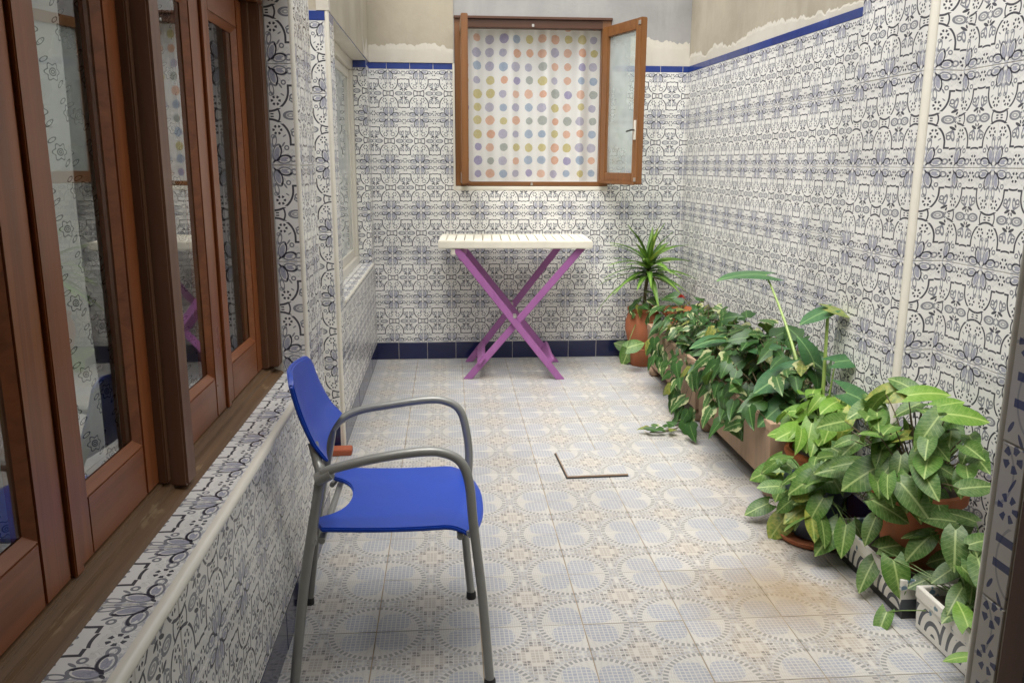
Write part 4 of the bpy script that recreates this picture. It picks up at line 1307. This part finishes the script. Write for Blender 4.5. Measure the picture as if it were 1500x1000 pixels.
stalk(1165, 590, 1062, 494, 1.36, 52, 190, .2, .05)
stalk(1180, 590, 1142, 515, 1.44, 56, 165, .25, .03)
stalk(1195, 590, 1192, 530, 1.48, 40, 110, .2, .02, True, .006)
stalk(1210, 590, 1224, 530, 1.47, 46, 10, .25, .02, True, .006)
stalk(1190, 590, 1160, 545, 1.40, 60, 200, .35, .02, True, .006)
stalk(1200, 600, 1240, 575, 1.42, 60, -20, .35, .03, True, .006)
stalk(1180, 600, 1150, 590, 1.36, 50, 215, .4, .03, True, .006)
sm.build('stalk', MT['stem_pale'], ee, 0, True)

# --- pale arrowhead plant in the bowl pot
rt = (1.455, 2.955, .25)
t, sm = bush('arrowhead_plant', 'pale lime green arrowhead plant growing over the rim of the round bowl', rt, (1.42, 2.90, .40), (.15, .17, .14), 44, 'syn2', .055, .115, 51, xmax=1.50, droop=.5)
for (u, v, xp, ang, L) in ((1185, 638, 1.34, 262, 46), (1156, 622, 1.34, 245, 44), (1170, 600, 1.36, 160, 44), (1215, 625, 1.37, 250, 42), (1140, 628, 1.33, 230, 40)):
    hero(t, sm, 'syn2', u, v, xp, ang, L, rt, .5)
sm.build('stem', MT['stem_pale'], t, 0, True)
# --- arrowhead plant in the blue pot
rt = (1.335, 2.735, .20)
t, sm = bush('arrowhead_plant', 'bushy green arrowhead plant hiding the dark slate blue pot', rt, (1.31, 2.66, .245), (.17, .21, .15), 58, 'syn', .055, .11, 53, xmax=1.52, droop=.55)
for (u, v, xp, ang, L) in ((1122, 690, 1.20, 190, 46), (1178, 706, 1.22, 205, 48), (1182, 722, 1.24, 215, 44), (1143, 715, 1.20, 250, 38), (1110, 743, 1.17, 205, 40), (1140, 770, 1.20, 235, 44),
                           (1142, 798, 1.22, 265, 44), (1213, 787, 1.27, 232, 58), (1236, 789, 1.28, 262, 50), (1185, 690, 1.24, 170, 50), (1150, 675, 1.22, 120, 34), (1224, 686, 1.28, 185, 56), (1195, 745, 1.24, 240, 46), (1165, 752, 1.22, 220, 42)):
    hero(t, sm, 'syn', u, v, xp, ang, L, rt, .55)
sm.build('stem', MT['stem'], t, 0, True)
# --- broad-leaved variegated plant in the big pot
rt = (1.475, 2.34, .34)
t, sm = bush('variegated_plant', 'big leafy plant with broad yellow-veined leaves in front of the tiled pier', rt, (1.44, 2.36, .50), (.18, .26, .16), 64, 'syn', .055, .115, 57, xmax=1.60, droop=.45)
for (k, u, v, xp, ang, L) in (('syn', 1361, 628, 1.40, 235, 62), ('syn', 1288, 617, 1.38, 275, 52), ('syn', 1264, 694, 1.30, 205, 66), ('big', 1317, 685, 1.36, 262, 46), ('big', 1339, 728, 1.36, 300, 64),
                              ('big', 1303, 745, 1.33, 318, 62), ('syn2', 1418, 608, 1.48, -14, 62), ('syn2', 1360, 573, 1.46, 4, 66), ('big', 1430, 712, 1.46, 5, 56), ('syn', 1300, 574, 1.42, 170, 56),
                              ('syn', 1262, 600, 1.38, 215, 50), ('syn2', 1238, 620, 1.36, 250, 48), ('syn', 1330, 598, 1.44, 200, 44), ('big', 1290, 650, 1.36, 240, 40), ('syn', 1375, 655, 1.44, -60, 46),
                              ('syn', 1245, 655, 1.34, 225, 44), ('syn2', 1392, 590, 1.50, 15, 44), ('big', 1390, 690, 1.46, -40, 42), ('syn', 1322, 560, 1.46, 130, 40), ('big', 1276, 772, 1.31, 250, 44)):
    hero(t, sm, k, u, v, xp, ang, L, rt, .5)
sm.build('stem', MT['stem_brown'], t, 0, True)
ds = MB(); rr_ = random.Random(9)
for k in range(34):
    a = rr_.uniform(0, 6.28); r0 = rr_.uniform(.03, .11); r1 = rr_.uniform(.12, .17)
    p0 = Vector((1.475+math.cos(a)*r0, 2.34+math.sin(a)*r0, .37)); p1 = Vector((1.475+math.cos(a)*r1, 2.34+math.sin(a)*r1, rr_.uniform(.20, .42)))
    petiole(ds, p0, limit(p1), .0028, rr_.uniform(.5, 1.4))
ds.build('dry_stem', MT['stem_brown'], t, 0, True)
# --- trailing plant in the near ceramic trough
rt = (1.48, 1.95, .115)
t, sm = bush('trailing_plant', 'trailing vine with broad leaves growing in the painted ceramic trough by the doorway', rt, (1.47, 2.03, .26), (.13, .17, .13), 26, 'big', .09, .13, 61, xmax=1.60, droop=.5,
             keep=lambda p: p.x > 1.40)
for (k, u, v, xp, ang, L) in (('big', 1399, 800, 1.40, 268, 60), ('big', 1312, 797, 1.38, 10, 56), ('syn', 1314, 842, 1.33, 280, 52), ('big', 1386, 838, 1.42, 215, 50), ('big', 1270, 838, 1.31, 250, 56),
                              ('syn', 1292, 912, 1.28, 255, 44), ('syn2', 1412, 898, 1.36, 95, 44), ('syn2', 1402, 962, 1.33, 175, 36), ('big', 1440, 790, 1.46, 20, 50), ('syn', 1425, 845, 1.42, -60, 46), ('big', 1352, 850, 1.40, 200, 44)):
    hero(t, sm, k, u, v, xp, ang, L, rt, .5, r=.0025)
sm.build('stem', MT['stem'], t, 0, True)

GROUPS = {'flower_pot': 'flower pots along the side wall', 'long_planter': 'terracotta troughs along the side wall',
          'ceramic_planter': 'painted ceramic troughs by the doorway', 'arrowhead_plant': 'arrowhead plants along the side wall', 'ivy_plant': 'ivy along the side wall'}
for o in bpy.data.objects:
    if o.parent is None:
        k = o.name.split('.')[0]
        if k in GROUPS: o['group'] = GROUPS[k]
